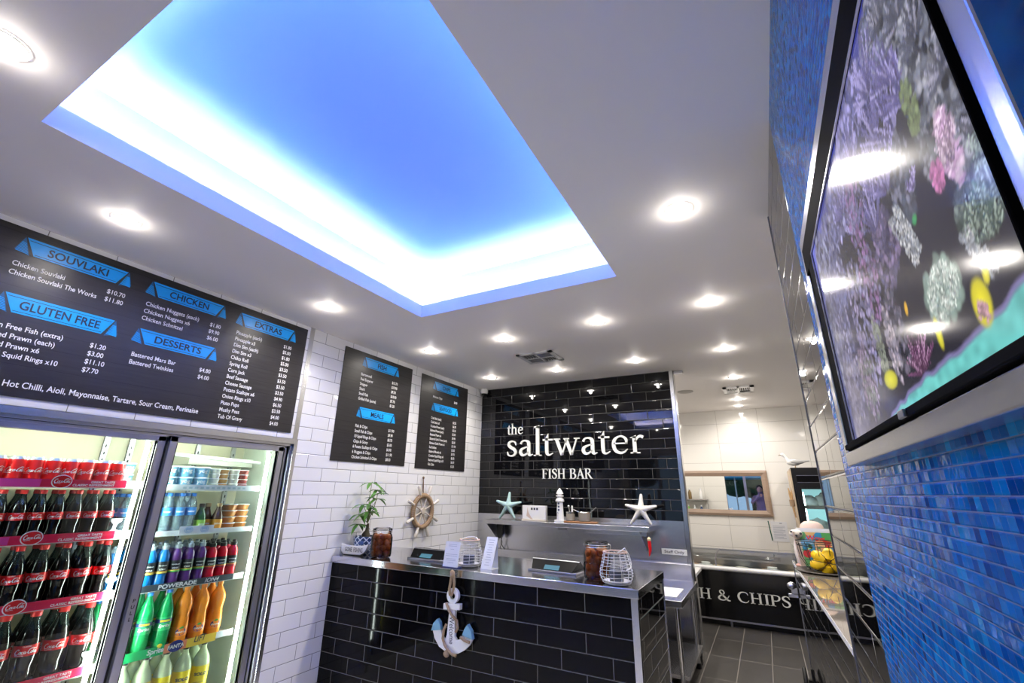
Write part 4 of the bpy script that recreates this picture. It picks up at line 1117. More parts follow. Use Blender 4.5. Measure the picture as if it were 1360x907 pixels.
for k, ch in enumerate('PULL'):
    mb.flat(text_geo(ch, .026, .02, align='CENTER'), (-.0145, 1.460 - base[1], .838 - k * .030), EY, EZ)
mb.build('door_lettering', m_black, dr, smooth=False)
# tube lamps; an unseen one behind the right door stile is added light
m_tube = pmat('tube', (1, 1, 1), .4, emit=(.86, 1.0, .93), estr=TUBE)
for yy, xx in ((1.365, XL - .095), (2.150, XL - .095), (1.462, XL - .085), (.63, XL - .095)):
    mb = MB(); mb.cyl((xx - base[0], yy - base[1], .20), (xx - base[0], yy - base[1], 1.69), .008, n=12); tb = mb.build('tube_lamp', m_tube, fr)
    mb = MB(); FB(mb, xx - .022, xx - .013, yy - .008, yy + .008, .17, 1.71); mb.build('lamp_batten', m_white, tb, smooth=False)
for ya, yb in ((.64, 1.38), (1.50, 2.12)):  # unseen lamps added behind the header to light the bottles
    mb = MB(); mb.cyl((XL - .13 - base[0], ya - base[1], 1.742), (XL - .13 - base[0], yb - base[1], 1.742), .012, n=12)
    mb.build('added_header_lamp', pmat('added_header_tube', (1, 1, 1), .4, emit=(.90, 1.0, .95), estr=TUBE * 0.8), fr)
# shelves with price rails
m_shelf = pmat('shelf_white', (.72, .76, .74), .35)
m_railred = pmat('rail_red', (.72, .01, .06), .3)
m_railpink = pmat('rail_pink', (.72, .05, .30), .3)
m_railwhite = pmat('rail_white', (.78, .82, .82), .35)
SHX = XL - .115
SHELVES_L = [(1.477, 1.437), (1.208, 1.167), (.900, .860), (.556, .516)]
SHELVES_R = [(1.461, 1.428), (1.190, 1.162), (.897, .862), (.560, .527), (.20, .17)]
def shelf(y0, y1, zt_, zb):
    mb = MB(); FB(mb, FXB + .04, SHX - .004, y0, y1, zb, zb + .010); FB(mb, SHX - .004, SHX, y0, y1, zb - .004, zt_)
    for k in range(int((y1 - y0) / .03)): FB(mb, FXB + .04, SHX - .01, y0 + .015 + k * .03, y0 + .018 + k * .03, zb + .010, zb + .014)
    return mb.build('shelf', m_shelf, fr, smooth=False)
def rail(parent, y0, y1, zt_, zb, mat):
    mb = MB(); FB(mb, SHX, SHX + .003, y0, y1, zb, zt_); return mb.build('price_rail', mat, parent, smooth=False)
for i, (zt_, zb) in enumerate(SHELVES_L):
    s_ = shelf(.60, 1.425, zt_ - .002, zb)
    yend = (1.315, 1.325, 1.375, 1.36)[i]
    rl = rail(s_, .60, yend, zt_, zb, m_railred)
    yc = (1.03, .985, 1.005, .97)[i]
    mb = MB(); FB(mb, SHX + .003, SHX + .0036, .60, yc - .08, zb + .002, zt_ - .002); mb.build('rail_pink_end', m_railpink, rl, smooth=False)
    mb = MB(); k_ = 24
    o_ = (SHX + .0036 - base[0], yc - base[1], (zt_ + zb) / 2 + .008)
    mb.prism([(.042 * math.cos(2 * PI * a / k_), .034 * math.sin(2 * PI * a / k_)) for a in range(k_)], o_, EY, EZ, .001, 0)
    mb.prism([(.038 * math.cos(2 * PI * a / k_), .030 * math.sin(2 * PI * a / k_)) for a in range(k_)], (o_[0] + .001, o_[1], o_[2]), EY, EZ, .0006, 1)
    vs = [((v[0] - .5) * .062, (v[1] - .13) * .062) for v in COLA[0]]
    mb.flat((vs, COLA[1]), (o_[0] + .002, o_[1], o_[2]), EY, EZ, 0)
    mb.build('rail_badge', [m_text, m_redplastic], rl, smooth=False)
    mb = MB()
    y2 = yend - .055
    g1 = text_geo('GREAT TASTE', .0155, .022, align='RIGHT'); g2 = text_geo('CLASSIC REFRESHMENT', .0155, .022, align='RIGHT')
    mb.flat(([(v[0] * 1.12, v[1]) for v in g1[0]], g1[1]), (SHX + .0034 - base[0], y2 - base[1], zb + .022), EY, EZ)
    mb.flat(([(v[0] * 1.12, v[1]) for v in g2[0]], g2[1]), (SHX + .0034 - base[0], y2 - base[1], zb + .006), EY, EZ)
    mb.build('rail_lettering', m_text, rl, smooth=False)
    mb = MB(); mb.prism([(0, 0), (.045, 0), (.045, .02), (.028, .03), (.032, .055), (.05, .07), (.05, .085), (.0, .085), (.0, .07), (.014, .055), (.012, .03), (0, .02)], (SHX - .006 - base[0], yend - .03 - base[1], zb + .02), EY, EZ, .004)
    mb.build('pusher_tab', m_white, s_, smooth=False)
for i, (zt_, zb) in enumerate(SHELVES_R):
    s_ = shelf(1.44, 2.13, zt_ - .002, zb)
    if i < 2:
        rl = rail(s_, 1.44, 2.13, zt_, zb, m_railwhite)
        if i == 1:
            mb = MB(); FB(mb, SHX + .003, SHX + .005, 1.655, 1.862, zb + .004, zt_ + .022); cd = mb.build('price_card', m_paper, rl, smooth=False)
            mb = MB()
            for q in (0, 1):
                o_ = (SHX + .0052 - base[0], 1.71 + q * .095 - base[1], zb + .027)
                for rr in (.018, .011):
                    mb.tube([(o_[0], o_[1] + rr * 1.3 * math.cos(a), o_[2] + rr * math.sin(a)) for a in np.linspace(0, 2 * PI, 18, endpoint=False)], .0012, 4, closed=True)
                mb.flat(text_geo('fresh', .016, .01, align='CENTER'), o_, EY, EZ)
            mb.build('card_emblem', pmat('emblem_blue', (.10, .35, .65), .5), cd, smooth=False)
        else:
            mb = MB()
            for k in range(12): FB(mb, SHX + .003, SHX + .0035, 1.62 + k * .035, 1.64 + k * .035, zb + .008, zb + .02)
            mb.build('price_tickets', pmat('ticket', (.45, .62, .62), .5), rl, smooth=False)
    elif i == 2:
        rl = rail(s_, 1.44, 2.06, zt_, zb, pmat('rail_charcoal', (.05, .065, .085), .35))
        mb = MB(); g1 = text_geo('POWERADE', .032, .035)
        mb.flat(([(v[0] * 1.25 , v[1]) for v in g1[0]], g1[1]), (SHX + .0034 - base[0], 1.612 - base[1], zb + .006), EY, EZ)
        g1 = text_geo('ION4', .032, .01, shear=.3)
        mb.flat(([(v[0] * 1.15, v[1]) for v in g1[0]], g1[1]), (SHX + .0034 - base[0], 1.875 - base[1], zb + .006), EY, EZ)
        mb.build('rail_lettering', m_text, rl, smooth=False)
    elif i == 3:
        rl = rail(s_, 1.44, 2.13, zt_, zb, m_railwhite)
        for (ya, yb, c, nm) in ((1.44, 1.722, (.01, .42, .13), 'rail_green'), (1.722, 1.845, (.90, .30, .16), 'rail_orange'), (1.845, 2.02, (.90, .62, .08), 'rail_yellow')):
            mb = MB(); FB(mb, SHX + .003, SHX + .005, ya, yb, zb - .012, zt_ + .002); r2 = mb.build('flavour_strip', pmat(nm, c, .35), rl, smooth=False)
        mb = MB(); g1 = text_geo('Sprite', .036, .03, shear=.2)
        mb.flat(g1, (SHX + .0056 - base[0], 1.635 - base[1], zb + .002), EY, Vector((0, -.12, 1)).normalized()); mb.build('rail_lettering', m_text, rl, smooth=False)
        mb = MB(); mb.ell((SHX + .004 - base[0], 1.695 - base[1], zb + .035), (.002, .014, .012), 12, 8); mb.build('lemon_emblem', pmat('lemon', (.85, .72, .05), .4), rl)
        mb = MB(); o_ = (SHX + .0052 - base[0], 1.785 - base[1], zb + .014)
        mb.prism([(.042 * math.cos(2 * PI * a / 20), .030 * math.sin(2 * PI * a / 20)) for a in range(20)], o_, EY, EZ, .0008, 0)
        mb.flat(text_geo('FANTA', .028, .03, align='CENTER'), (o_[0] + .0012, o_[1], o_[2] - .010), EY, EZ, 1)
        mb.build('rail_emblem', [pmat('fanta_blue', (.02, .03, .22), .4), m_text], rl, smooth=False)
        mb = MB(); mb.flat(text_geo('LIFT', .05, .02, shear=.15, sx=.75), (SHX + .0056 - base[0], 1.885 - base[1], zb + .008), EY, EZ); mb.build('rail_lettering', m_ink, rl, smooth=False)

# ---------- drinks
def bottle_proto(name, prof, cap_prof, bands, mats, label_parts, n=20):
    """bands/labels: list of (part name, r, z0, z1, material, builder or None)"""
    t = thing(name, '', 'bottle')
    mb = MB(); mb.lathe(prof, n); mb.build('bottle_body', mats[0], t)
    mb = MB(); mb.lathe(cap_prof, n); mb.build('cap', mats[1], t)
    for (nm, r0, r1, z0, z1, mt_, fn) in label_parts:
        mb = MB(); mb.lathe([(r0, z0), (r1, z1)], n, caps=False); lb = mb.build(nm, mt_, t)
        if fn:
            mb = MB(); m2 = fn(mb); mb.build('label_lettering', m2, lb, smooth=False)
    return t
m_cola = pmat('cola_dark', (.012, .007, .006), .06, coat=.4)
m_colaneck = glass_mat('clear_neck', (.52, .56, .56), 1.45, .03, (.06, .08, .08), .30)
m_redlabel = pmat('label_red', (.75, .012, .014), .3)
m_redcap = pmat('cap_red', (.78, .03, .03), .35)
m_silver = pmat('can_silver', (.62, .63, .64), .3, .9)
# contour cola bottle, unit height .25
CP = [(.026, 0, 0), (.032, .004, 0), (.0335, .02, 0), (.0315, .045, 0), (.030, .06, 0), (.0335, .085, 0), (.0345, .10, 0), (.0345, .128, 0), (.0335, .14, 0), (.032, .155, 0), (.0265, .178, 1), (.0195, .20, 1), (.0145, .218, 1), (.0135, .232, 1)]
CC = [(.0150, .229), (.0155, .231), (.0155, .246), (.0140, .249)]
cola = bottle_proto('cola_bottle', CP, CC, None, [[m_cola, m_colaneck], m_redcap],
   [('label', .0349, .0349, .101, .137, m_redlabel, lambda mb: (wrap(mb, COLA, .0349, .116, .056, ang0=0.0), wrap(mb, text_geo('CLASSIC', .01, .01), .0349, .1335, .022), m_text)[-1])], 22)
# can
t = thing('cola_can', '', 'can')
mb = MB(); mb.lathe([(.024, .0), (.0255, .003), (.033, .012), (.033, .118), (.029, .128), (.0275, .1315), (.026, .129), (.001, .129)], 20); mb.build('can_body', m_silver, t)
mb = MB(); mb.lathe([(.0333, .013), (.0333, .116), (.0298, .126)], 20, caps=False); lb = mb.build('label', m_redlabel, t)
mb = MB(); wrap(mb, COLA, .0333, .066, .074, shear=.35); mb.build('label_lettering', m_text, lb, smooth=False)
mb = MB(); mb.lathe([(.012, .130), (.011, .132), (.001, .132)], 10, o=(.006, 0, 0)); mb.build('ring_pull', m_alu, t)
can = t
m_sprite = glass_mat('green_pet', (.15, .75, .30), 1.45, .03, (.02, .56, .17), .66)
m_bluecap = pmat('cap_blue', (.03, .18, .60), .35)
PP = [(.030, 0), (.037, .006), (.040, .03), (.040, .19), (.0385, .205), (.034, .225), (.026, .255), (.018, .28), (.0138, .295), (.0135, .310)]
PC = [(.0150, .306), (.0155, .308), (.0155, .324), (.014, .327)]
sprite = bottle_proto('lemonade_bottle', PP, PC, None, [m_sprite, m_bluecap],
   [('label', .0404, .0404, .10, .175, pmat('label_green', (.03, .48, .15), .35), lambda mb: (wrap(mb, text_geo('Sprite', .03, .03, shear=.2), .0404, .125, .056), mb.lathe([(.0407, .143), (.0407, .163)], 20, mi=1, caps=False), [m_text, pmat('label_navy', (.02, .05, .22), .4)])[-1]),
    ('lemon_emblem', .0412, .0412, .147, .159, pmat('lemon', (.85, .72, .05), .4), None)])
for ch in sprite.children:   # the lemon is a patch on the front only
    if ch.name.startswith('lemon_emblem'):
        bm = bmesh.new(); bm.from_mesh(ch.data); bmesh.ops.delete(bm, geom=[f for f in bm.faces if f.calc_center_median().x < .036], context='FACES'); bm.to_mesh(ch.data); bm.free()
m_fanta = glass_mat('orange_drink', (1.0, .42, .08), 1.4, .03, (1.0, .31, .03), .88)
FPf = [(.030, 0), (.037, .006), (.0395, .03), (.040, .10), (.0385, .13), (.0345, .155), (.034, .17), (.0385, .195), (.0405, .22), (.0385, .245), (.030, .27), (.019, .29), (.0138, .303), (.0135, .316)]
m_orcap = pmat('cap_orange', (.85, .28, .05), .35)
def fanta_label(mb):
    mb.add([(p[0], p[1], p[2]) for p in []], [])
    k = 20; r = .0408
    vs = []
    for i in range(k):
        u, v = .026 * math.cos(2 * PI * i / k), .021 * math.sin(2 * PI * i / k)
        vs.append((r * math.cos(u / r), r * math.sin(u / r), .072 + v))
    mb.add(vs, [tuple(range(k))], 1)
    wrap(mb, text_geo('FANTA', .03, .035), r, .070, .042, 0, .0012)
    vs = [(r * math.cos(u / r) + .001, r * math.sin(u / r), v) for u, v in ((-.012, .092), (0, .089), (.014, .094), (.006, .103), (-.004, .100))]
    mb.add(vs, [tuple(range(5))], 2)
    return [m_text, pmat('fanta_blue', (.02, .03, .22), .4), pmat('label_leaf', (.05, .40, .08), .4)]
fanta = bottle_proto('orange_soft_drink_bottle', FPf, [(.015, .312), (.0155, .314), (.0155, .33), (.014, .333)], None, [m_fanta, m_orcap],
   [('label', .0403, .0403, .045, .10, pmat('label_orange', (.93, .27, .03), .3), fanta_label)])
m_solo = glass_mat('lemon_drink', (.80, .88, .62), 1.4, .03, (.70, .80, .52), .75)
m_blackcap = pmat('cap_black', (.012, .012, .014), .35)
SP = [(.030, 0), (.040, .006), (.044, .03), (.044, .20), (.0425, .225), (.036, .255), (.025, .28), (.0165, .298), (.0138, .312), (.0135, .325)]
solo = bottle_proto('lemon_drink_bottle', SP, [(.015, .322), (.0155, .324), (.0155, .342), (.014, .345)], None, [m_solo, m_blackcap],
   [('label', .0445, .0445, .06, .21, pmat('label_yellow', (.92, .70, .01), .35), lambda mb: (wrap(mb, text_geo('SOLO', .04, .05), .0445, .165, .062), wrap(mb, text_geo('ORIGINAL LEMON', .01, .01), .0445, .12, .06), wrap(mb, text_geo('1.25L', .02, .02), .0445, .085, .03), m_ink)[-1])])
PWP = [(.027, 0), (.033, .005), (.034, .03), (.032, .055), (.0345, .075), (.0345, .135), (.032, .15), (.0335, .162), (.031, .178), (.022, .196), (.017, .204), (.016, .212)]
PWC = [(.0195, .205), (.020, .207), (.020, .226), (.013, .228), (.012, .240), (.009, .243)]
m_capgrey = pmat('sports_cap_grey', (.28, .33, .36), .4)
m_lblack = pmat('label_black', (.012, .014, .02), .35)
def power(nm, liquid, capm, acc):
    return bottle_proto(nm, PWP, PWC, None, [liquid, capm],
      [('label', .0350, .0350, .072, .140, m_lblack, lambda mb: (wrap(mb, text_geo('POWERADE', .012, .03), .035, .118, .042), wrap(mb, text_geo('ION4', .02, .02), .035, .098, .03), mb.lathe([(.0353, .076), (.0353, .084)], 20, mi=1, caps=False), mb.lathe([(.0354, .084), (.0354, .088)], 20, mi=2, caps=False), [m_text, pmat(nm + '_band', acc, .4), pmat(nm + '_band2', (.80, .45, .05), .4)])[-1])])
p_blue = power('blue_sports_drink', pmat('drink_blue', (.01, .16, .48), .08, coat=.3), m_capgrey, (.75, .60, .12))
p_purp = power('purple_sports_drink', pmat('drink_purple', (.10, .03, .17), .08, coat=.3), m_capgrey, (.10, .45, .10))
p_red = power('red_sports_drink', pmat('drink_red', (.62, .01, .025), .08, coat=.3), m_blackcap, (.6, .02, .03))
m_water = glass_mat('water_pet', (.86, .95, .98), 1.35, .03, (.55, .72, .80), .28)
WP = [(.026, 0), (.031, .005), (.032, .03), (.030, .04), (.032, .05), (.030, .06), (.032, .07), (.032, .145), (.029, .165), (.021, .185), (.0145, .197), (.0135, .208)]
water = bottle_proto('water_bottle', WP, [(.0150, .203), (.0155, .205), (.0155, .220), (.014, .222)], None, [m_water, m_bluecap],
   [('label', .0324, .0324, .095, .14, pmat('label_waterblue', (.05, .30, .70), .35), lambda mb: (wrap(mb, text_geo('water', .02, .03), .0324, .117, .04), m_text)[-1])])
JP = [(.030, 0), (.034, .004), (.034, .07), (.032, .09), (.022, .115), (.015, .135), (.0145, .15)]
JC = [(.017, .146), (.0175, .148), (.0175, .166), (.016, .168)]
def juice(nm, body, capm, lab):
    return bottle_proto(nm, JP, JC, None, [body, capm], [('label', .0344, .0344, .012, .068, lab, lambda mb: (wrap(mb, text_geo('juice', .02, .02), .0344, .04, .035), m_text)[-1])])
j_green = juice('green_juice_bottle', pmat('juice_green', (.015, .09, .02), .1), m_blackcap, pmat('label_lime', (.32, .60, .10), .4))
j_brown = juice('brown_juice_bottle', pmat('juice_brown', (.07, .02, .008), .1), pmat('cap_tan', (.45, .30, .14), .4), pmat('label_orange2', (.85, .35, .03), .4))
# tubs
def tub(nm, cat, r, h, body, lidm, lab=None):
    t = thing(nm, '', cat)
    mb = MB(); mb.lathe([(r * .82, 0), (r * .86, .002), (r, h * .88)], 20); bo = mb.build('tub_body', body, t)
    mb = MB(); mb.lathe([(r * 1.07, h * .86), (r * 1.07, h * .94), (r * .98, h), (.001, h)], 20); mb.build('lid', lidm, t)
    if lab:
        mb = MB(); wrap(mb, text_geo(lab, .02, .03), r * .95, h * .5, r * 1.1, 0, .0035); mb.build('label_lettering', m_text, bo, smooth=False)
    return t
yog = tub('yoghurt_tub', 'tub', .043, .066, pmat('yog_blue', (.22, .52, .78), .4, vary=.5, vscale=50), pmat('yog_lid', (.72, .80, .90), .3), 'yog')
cup_w = tub('sauce_cup', 'cup', .033, .031, pmat('cup_cream', (.80, .80, .66), .4), m_whitematte)
cup_o = tub('sauce_cup', 'cup', .033, .031, pmat('cup_orange', (.80, .42, .14), .4), m_whitematte)
cup_r = tub('sauce_cup', 'cup', .033, .031, pmat('cup_red', (.35, .04, .03), .4), m_whitematte)
ftub = tub('dessert_tub', 'tub', .048, .040, pmat('tub_orange', (.42, .15, .03), .3, vary=.6, vscale=40), pmat('tub_lid', (.78, .80, .74), .3))

ORD = ['first', 'second', 'third', 'fourth', 'fifth', 'sixth', 'seventh', 'eighth', 'ninth', 'tenth']
used = set()
def put(proto, x, y, z, label, group, scale=None, rot=0.0):
    if proto.name not in used:
        used.add(proto.name)
        proto.location = (x, y, z); proto.rotation_euler = (0, 0, rot); proto['label'] = label; proto['group'] = group
        if scale: proto.scale = scale
        return proto
    return dup(proto, (x, y, z), label, group, rot, scale)
VIEW = lambda y: math.atan2(-y, 3.2) * .55     # bottles turned a little towards the shop door
rr_ = random.Random(11)
def row(proto, ys, zb, kind, shelfname, group, r, sc=None, depth=2, pitch=None, rt=None):
    z = zb + .0142
    for d in range(depth):
        x = SHX - .010 - r - d * (2 * r + .004)
        n = len(ys)
        for i, y in enumerate(ys):
            k = ORD[n - 1 - i]
            where = 'front row' if d == 0 else ('second row back' if d == 1 else 'third row back')
            put(proto, x, y + (rr_.uniform(-.004, .004) if d else 0), z, '%s, %s from right, %s, %s' % (kind, k, where, shelfname), group, sc, (rt if rt is not None else -.30) + rr_.uniform(-.12, .12))
row(can, [.71 + .0702 * k for k in range(9)][:9], SHELVES_L[0][1], 'red cola can', 'top left fridge shelf', 'cola cans on the top shelf', .033, depth=3)
row(cola, [.625 + .0725 * k for k in range(10)], SHELVES_L[1][1], 'small cola bottle', 'second left fridge shelf', 'small cola bottles', .0345, (.98, .98, .97), 2)
row(cola, [.80, .888, .976, .1 + .964, 1.152, 1.240, 1.328][:7], SHELVES_L[2][1], 'medium cola bottle', 'third left fridge shelf', 'medium cola bottles', .041, (1.18, 1.18, 1.13), 2)
row(cola, [.795, .902, 1.009, 1.116, 1.223, 1.330], SHELVES_L[3][1], 'large cola bottle', 'fourth left fridge shelf', 'large cola bottles', .049, (1.40, 1.40, 1.28), 2)
put(yog, SHX - .20, 1.375, SHELVES_L[0][1] + .0142, 'blue yoghurt tub standing right of the cola cans', 'yoghurt tubs beside the cans')
put(yog, SHX - .20, 1.375, SHELVES_L[0][1] + .0142 + .0662, 'blue yoghurt tub stacked on another right of the cola cans', 'yoghurt tubs beside the cans')
for k, (dx, dy) in enumerate(((.10, 0), (.18, 0), (.26, 0))):
    put(water, SHX - dx, 1.385 + dy, SHELVES_L[1][1] + .0142, 'blue capped water bottle right of the small cola bottles, %s from the front' % ORD[k], 'water bottles beside the small colas', None, -.3)
for k, dx in enumerate((.12, .20)):
    put(p_blue, SHX - dx, 1.392, SHELVES_L[2][1] + .0142, 'blue sports drink right of the medium cola bottles, %s from the front' % ORD[k], 'sports drinks beside the medium colas', None, -.3)
for k, dx in enumerate((.12, .21)):
    put(sprite, SHX - dx, 1.395 - .004, SHELVES_L[3][1] + .0142, 'green lemonade bottle right of the large cola bottles, %s from the front' % ORD[k], 'lemonade beside the large colas', (.78, .78, .95), -.3)
# right bay
zb = SHELVES_R[0][1] + .0142
for c_, y in enumerate((1.555, 1.65, 1.745)):
    for l_ in range(2):
        for d in range(2):
            put(yog, SHX - .06 - d * .095, y, zb + l_ * .0662, 'blue yoghurt tub, %s of its pair, %s column from right, %s' % ('upper' if l_ else 'lower', ORD[2 - c_], 'front' if d == 0 else 'back'), 'stacked yoghurt tubs', None, -.3)
for c_, (y, pr, nm) in enumerate(((1.825, cup_w, 'cream'), (1.888, cup_o, 'orange'), (1.958, cup_w, 'cream'), (2.03, cup_r, 'dark red'))):
    for l_ in range(4):
        put(pr, SHX - .05 - .012 * (c_ % 2), y, zb + l_ * .0312, '%s lidded sauce cup, %s from bottom of the %s stack from the right' % (nm, ORD[l_], ORD[3 - c_]), 'stacked sauce cups')
zb = SHELVES_R[1][1] + .0142
for c_, y in enumerate((1.52, 1.585, 1.655, 1.722)):
    for d in range(2):
        put(water, SHX - .05 - d * .07 - (.0 if c_ < 4 else 0), y, zb, 'blue capped water bottle, %s from left on second right shelf, %s' % (ORD[c_], 'front' if d == 0 else 'behind'), 'water bottles on the second right shelf', (1, 1, 1.05), -.3)
put(j_green, SHX - .05, 1.79, zb, 'green juice bottle with lime label beside the water bottles', 'juice bottles')
put(j_brown, SHX - .10, 1.855, zb, 'brown juice bottle set back between the green and orange labelled ones', 'juice bottles', None, -.2)
put(j_brown, SHX - .048, 1.89 - .005 + .015, zb, 'brown juice bottle with orange label beside the dessert tubs', 'juice bottles', None, -.3)
for c_, y in enumerate((1.985, 2.085)):
    for l_ in range(4):
        put(ftub, SHX - .075 - .02 * c_, y, zb + l_ * .0402, 'orange dessert tub, %s from bottom, %s stack beside the juice' % (ORD[l_], 'left hand' if c_ == 0 else 'right hand'), 'stacked dessert tubs')
zb = SHELVES_R[2][1]
for nm, pr, ys in (('blue sports drink', p_blue, [1.487, 1.557, 1.627]), ('purple sports drink', p_purp, [1.698, 1.770, 1.842])):
    row(pr, ys, zb, nm, 'third right fridge shelf', nm + 's on the third shelf', .0345, None, 3)
row(p_red, [1.912, 1.982, 2.052], zb, 'red sports drink', 'third right fridge shelf', 'red sports drinks on the third shelf', .0345, (1, 1, .95), 3)
zb = SHELVES_R[3][1]
row(sprite, [1.512, 1.61, 1.714], zb, 'green lemonade bottle', 'fourth right fridge shelf', 'lemonade on the fourth shelf', .042, (1.02, 1.02, .95), 2)
row(fanta, [1.815, 1.917, 2.020], zb, 'orange soft drink bottle', 'fourth right fridge shelf', 'orange drinks on the fourth shelf', .044, (1.10, 1.10, .93), 2)
zb = SHELVES_R[4][1]
row(solo, [1.565, 1.672, 1.780, 1.888, 1.996], zb, 'yellow labelled lemon drink bottle', 'bottom right fridge shelf', 'lemon drinks on the bottom shelf', .05, (1.1, 1.1, .955), 2)

# ================================================================== KITCHEN
KY0 = 6.40
base = (-.9, KY0, 0)
t = thing('chest_freezer', 'black fronted glass topped serving freezer lettered fish and chips in the kitchen', 'freezer', base)
fx0, fx1 = -1.75 + .9, 1.35 + .9
m_fblack = pmat('freezer_black', (.004, .004, .005), .12)
mb = MB(); mb.box(fx0, fx1, 0, .02, .075, .585); mb.build('front_panel', m_fblack, t, smooth=False)
mb = MB(); mb.box(fx0, fx1, .02, .56, .075, .58); mb.build('body', m_black, t, smooth=False)
mb = MB(); mb.box(fx0, fx1, -.004, .022, .060, .078); mb.build('steel_strip', m_alu, t, smooth=False)
mb = MB(); mb.box(fx0 + .05, fx1 - .05, .08, .54, 0, .075); mb.build('plinth', m_black, t, smooth=False)
for xx in (-.25, .35, 1.2):
    mb = MB(); mb.cyl((xx, .04, .0), (xx, .04, .06), .016, n=10); mb.build('leg', m_aludark, t)
mb = MB(); mb.tube([(fx0, -.004, .605), (fx1, -.004, .605)], .024, 10); mb.box(fx0, fx1, .0, .06, .58, .63); mb.build('white_rim', m_white, t)
mb = MB(); mb.box(fx0, fx1, .06, .55, .50, .51); mb.build('food_well', pmat('well_white', (.75, .72, .66), .4), t, smooth=False)
# curved glass cover in panels with dark dividers
prof = [(.03, .63), (.06, .70), (.16, .735), (.36, .745), (.55, .76)]
for (a, b_) in ((fx0, .245), (.265, 1.20), (1.22, fx1)):
    mb = MB()
    vs = [(x, p[0], p[1]) for x in (a, b_) for p in prof]; k = len(prof)
    mb.add(vs, [(i, i + 1, k + i + 1, k + i) for i in range(k - 1)]); mb.build('glass_cover', m_glass, t)
for xx in (.255, 1.21):
    mb = MB(); mb.tube([(xx, p[0], p[1]) for p in prof], .010, 6); mb.build('glass_divider', m_aludark, t)
mb = MB(); mb.box(fx0, fx1, .55, .57, .58, .77); mb.build('rear_rail', m_alu, t, smooth=False)
b2 = (-1.135, KY0 - .001, .268)
tb = b2
sx_ = 1.0
word(t, 'FISH & CHIPS', b2, EX, EZ, 1.225, .112, .006, m_sign, base)
r = random.Random(5)
for k, (xx, yy) in enumerate(((-.78, 6.62), (-.05, 6.60))):
    q = thing('scoop_tub', 'white tub under the glass of the serving freezer, %s one' % ('left' if k == 0 else 'right'), 'tub', (xx, yy, .51))
    mb = MB(); mb.lathe([(.07, 0), (.09, .09), (.085, .10), (.001, .10)], 18); mb.build('tub_body', m_white, q)
    mb = MB(); mb.lathe([(.05, .10), (.055, .13), (.001, .135)], 16); mb.build('lid', m_white, q)
for k in range(9):
    xx = -1.5 + k * .28
    q = thing('food_tray', 'steel food tray under the freezer glass, %s from the left' % ORD[k], 'tray', (xx, 6.75, .511), 'food trays under the freezer glass')
    mb = MB(); mb.box(-.125, .125, -.10, .16, 0, .05); mb.build('pan', m_steel, q, bevel=.006)
    mb = MB(); mb.ell((0, .03, .05), (.11, .11, .035), 18, 8, fn=lambda p: 1 + .10 * math.sin(17 * p.x + k) * math.cos(13 * p.y)); mb.build('food', pmat('food_%d' % (k % 3), [(.62, .45, .25), (.70, .66, .58), (.55, .30, .16)][k % 3], .6, vary=.3, vscale=25), q)

# mirror with wooden frame
mx0, mx1, mz0, mz1 = -1.45, .062, 1.150, 1.795
t = thing('framed_mirror', 'long wooden framed mirror on the white kitchen tiles', 'mirror', ((mx0 + mx1) / 2, YK, mz0))
w2, hh = (mx1 - mx0) / 2, mz1 - mz0
m_frame = pmat('mirror_frame', (.33, .24, .18), .45, vary=.2, vscale=8, stretch=(1, 1, 10))
fw = .082
for (a, b_, c_, d_) in ((-w2, w2, 0, fw), (-w2, w2, hh - fw, hh)):
    mb = MB(); z0_, z1_ = c_, d_
    out_, in_ = (c_, d_) if c_ == 0 else (d_, c_)
    sgn = 1 if c_ == 0 else -1
    mb.add([(-w2, -.002, out_), (w2, -.002, out_), (w2 - fw, -.002, in_), (-w2 + fw, -.002, in_), (-w2, -.030, out_), (w2, -.030, out_), (w2 - fw * .4, -.040, out_ + sgn * fw * .4), (-w2 + fw * .4, -.040, out_ + sgn * fw * .4), (w2 - fw, -.022, in_), (-w2 + fw, -.022, in_)],
           [(4, 5, 6, 7), (7, 6, 8, 9), (0, 1, 5, 4), (3, 2, 8, 9)]); mb.build('frame_rail', m_frame, t, smooth=False)
for sgn in (-1, 1):
    mb = MB(); o_, i_ = sgn * w2, sgn * (w2 - fw); m__ = sgn * (w2 - fw * .4)
    mb.add([(o_, -.002, 0), (o_, -.002, hh), (i_, -.002, hh - fw), (i_, -.002, fw), (o_, -.030, 0), (o_, -.030, hh), (m__, -.040, hh - fw * .4), (m__, -.040, fw * .4), (i_, -.022, hh - fw), (i_, -.022, fw)],
           [(4, 5, 6, 7), (7, 6, 8, 9), (0, 1, 5, 4), (3, 2, 8, 9)]); mb.build('frame_stile', m_frame, t, smooth=False)
mb = MB(); mb.box(-w2 + fw - .004, w2 - fw + .004, -.012, -.004, fw - .004, hh - fw + .004); mb.build('mirror_glass', pmat('mirror_silver', (.88, .89, .88), .01, 1.0), t, smooth=False)
# notice on the tiles
t = thing('wall_notice', 'printed paper notice with dark green edge on the white kitchen tiles', 'notice', (.10, YK, .825))
mb = MB(); mb.box(-.09, .11, -.004, -.001, 0, .265); bo = mb.build('sheet', m_paper, t, smooth=False)
mb = MB()
for k in range(10): mb.box(-.07, .08 - .03 * (k % 3 == 1), -.0046, -.0041, .04 + k * .018, .046 + k * .018)
mb.box(.02, .05, -.0046, -.0041, .235, .25); mb.build('printed_lines', pmat('print_grey', (.35, .37, .45), .6), bo, smooth=False)
mb = MB(); mb.prism([(-.125, .27), (-.112, .27), (-.092, .01), (-.105, .01)], (0, -.001, 0), EX, EZ, .006); mb.build('green_edge', pmat('dark_green', (.01, .10, .07), .5), t, smooth=False)

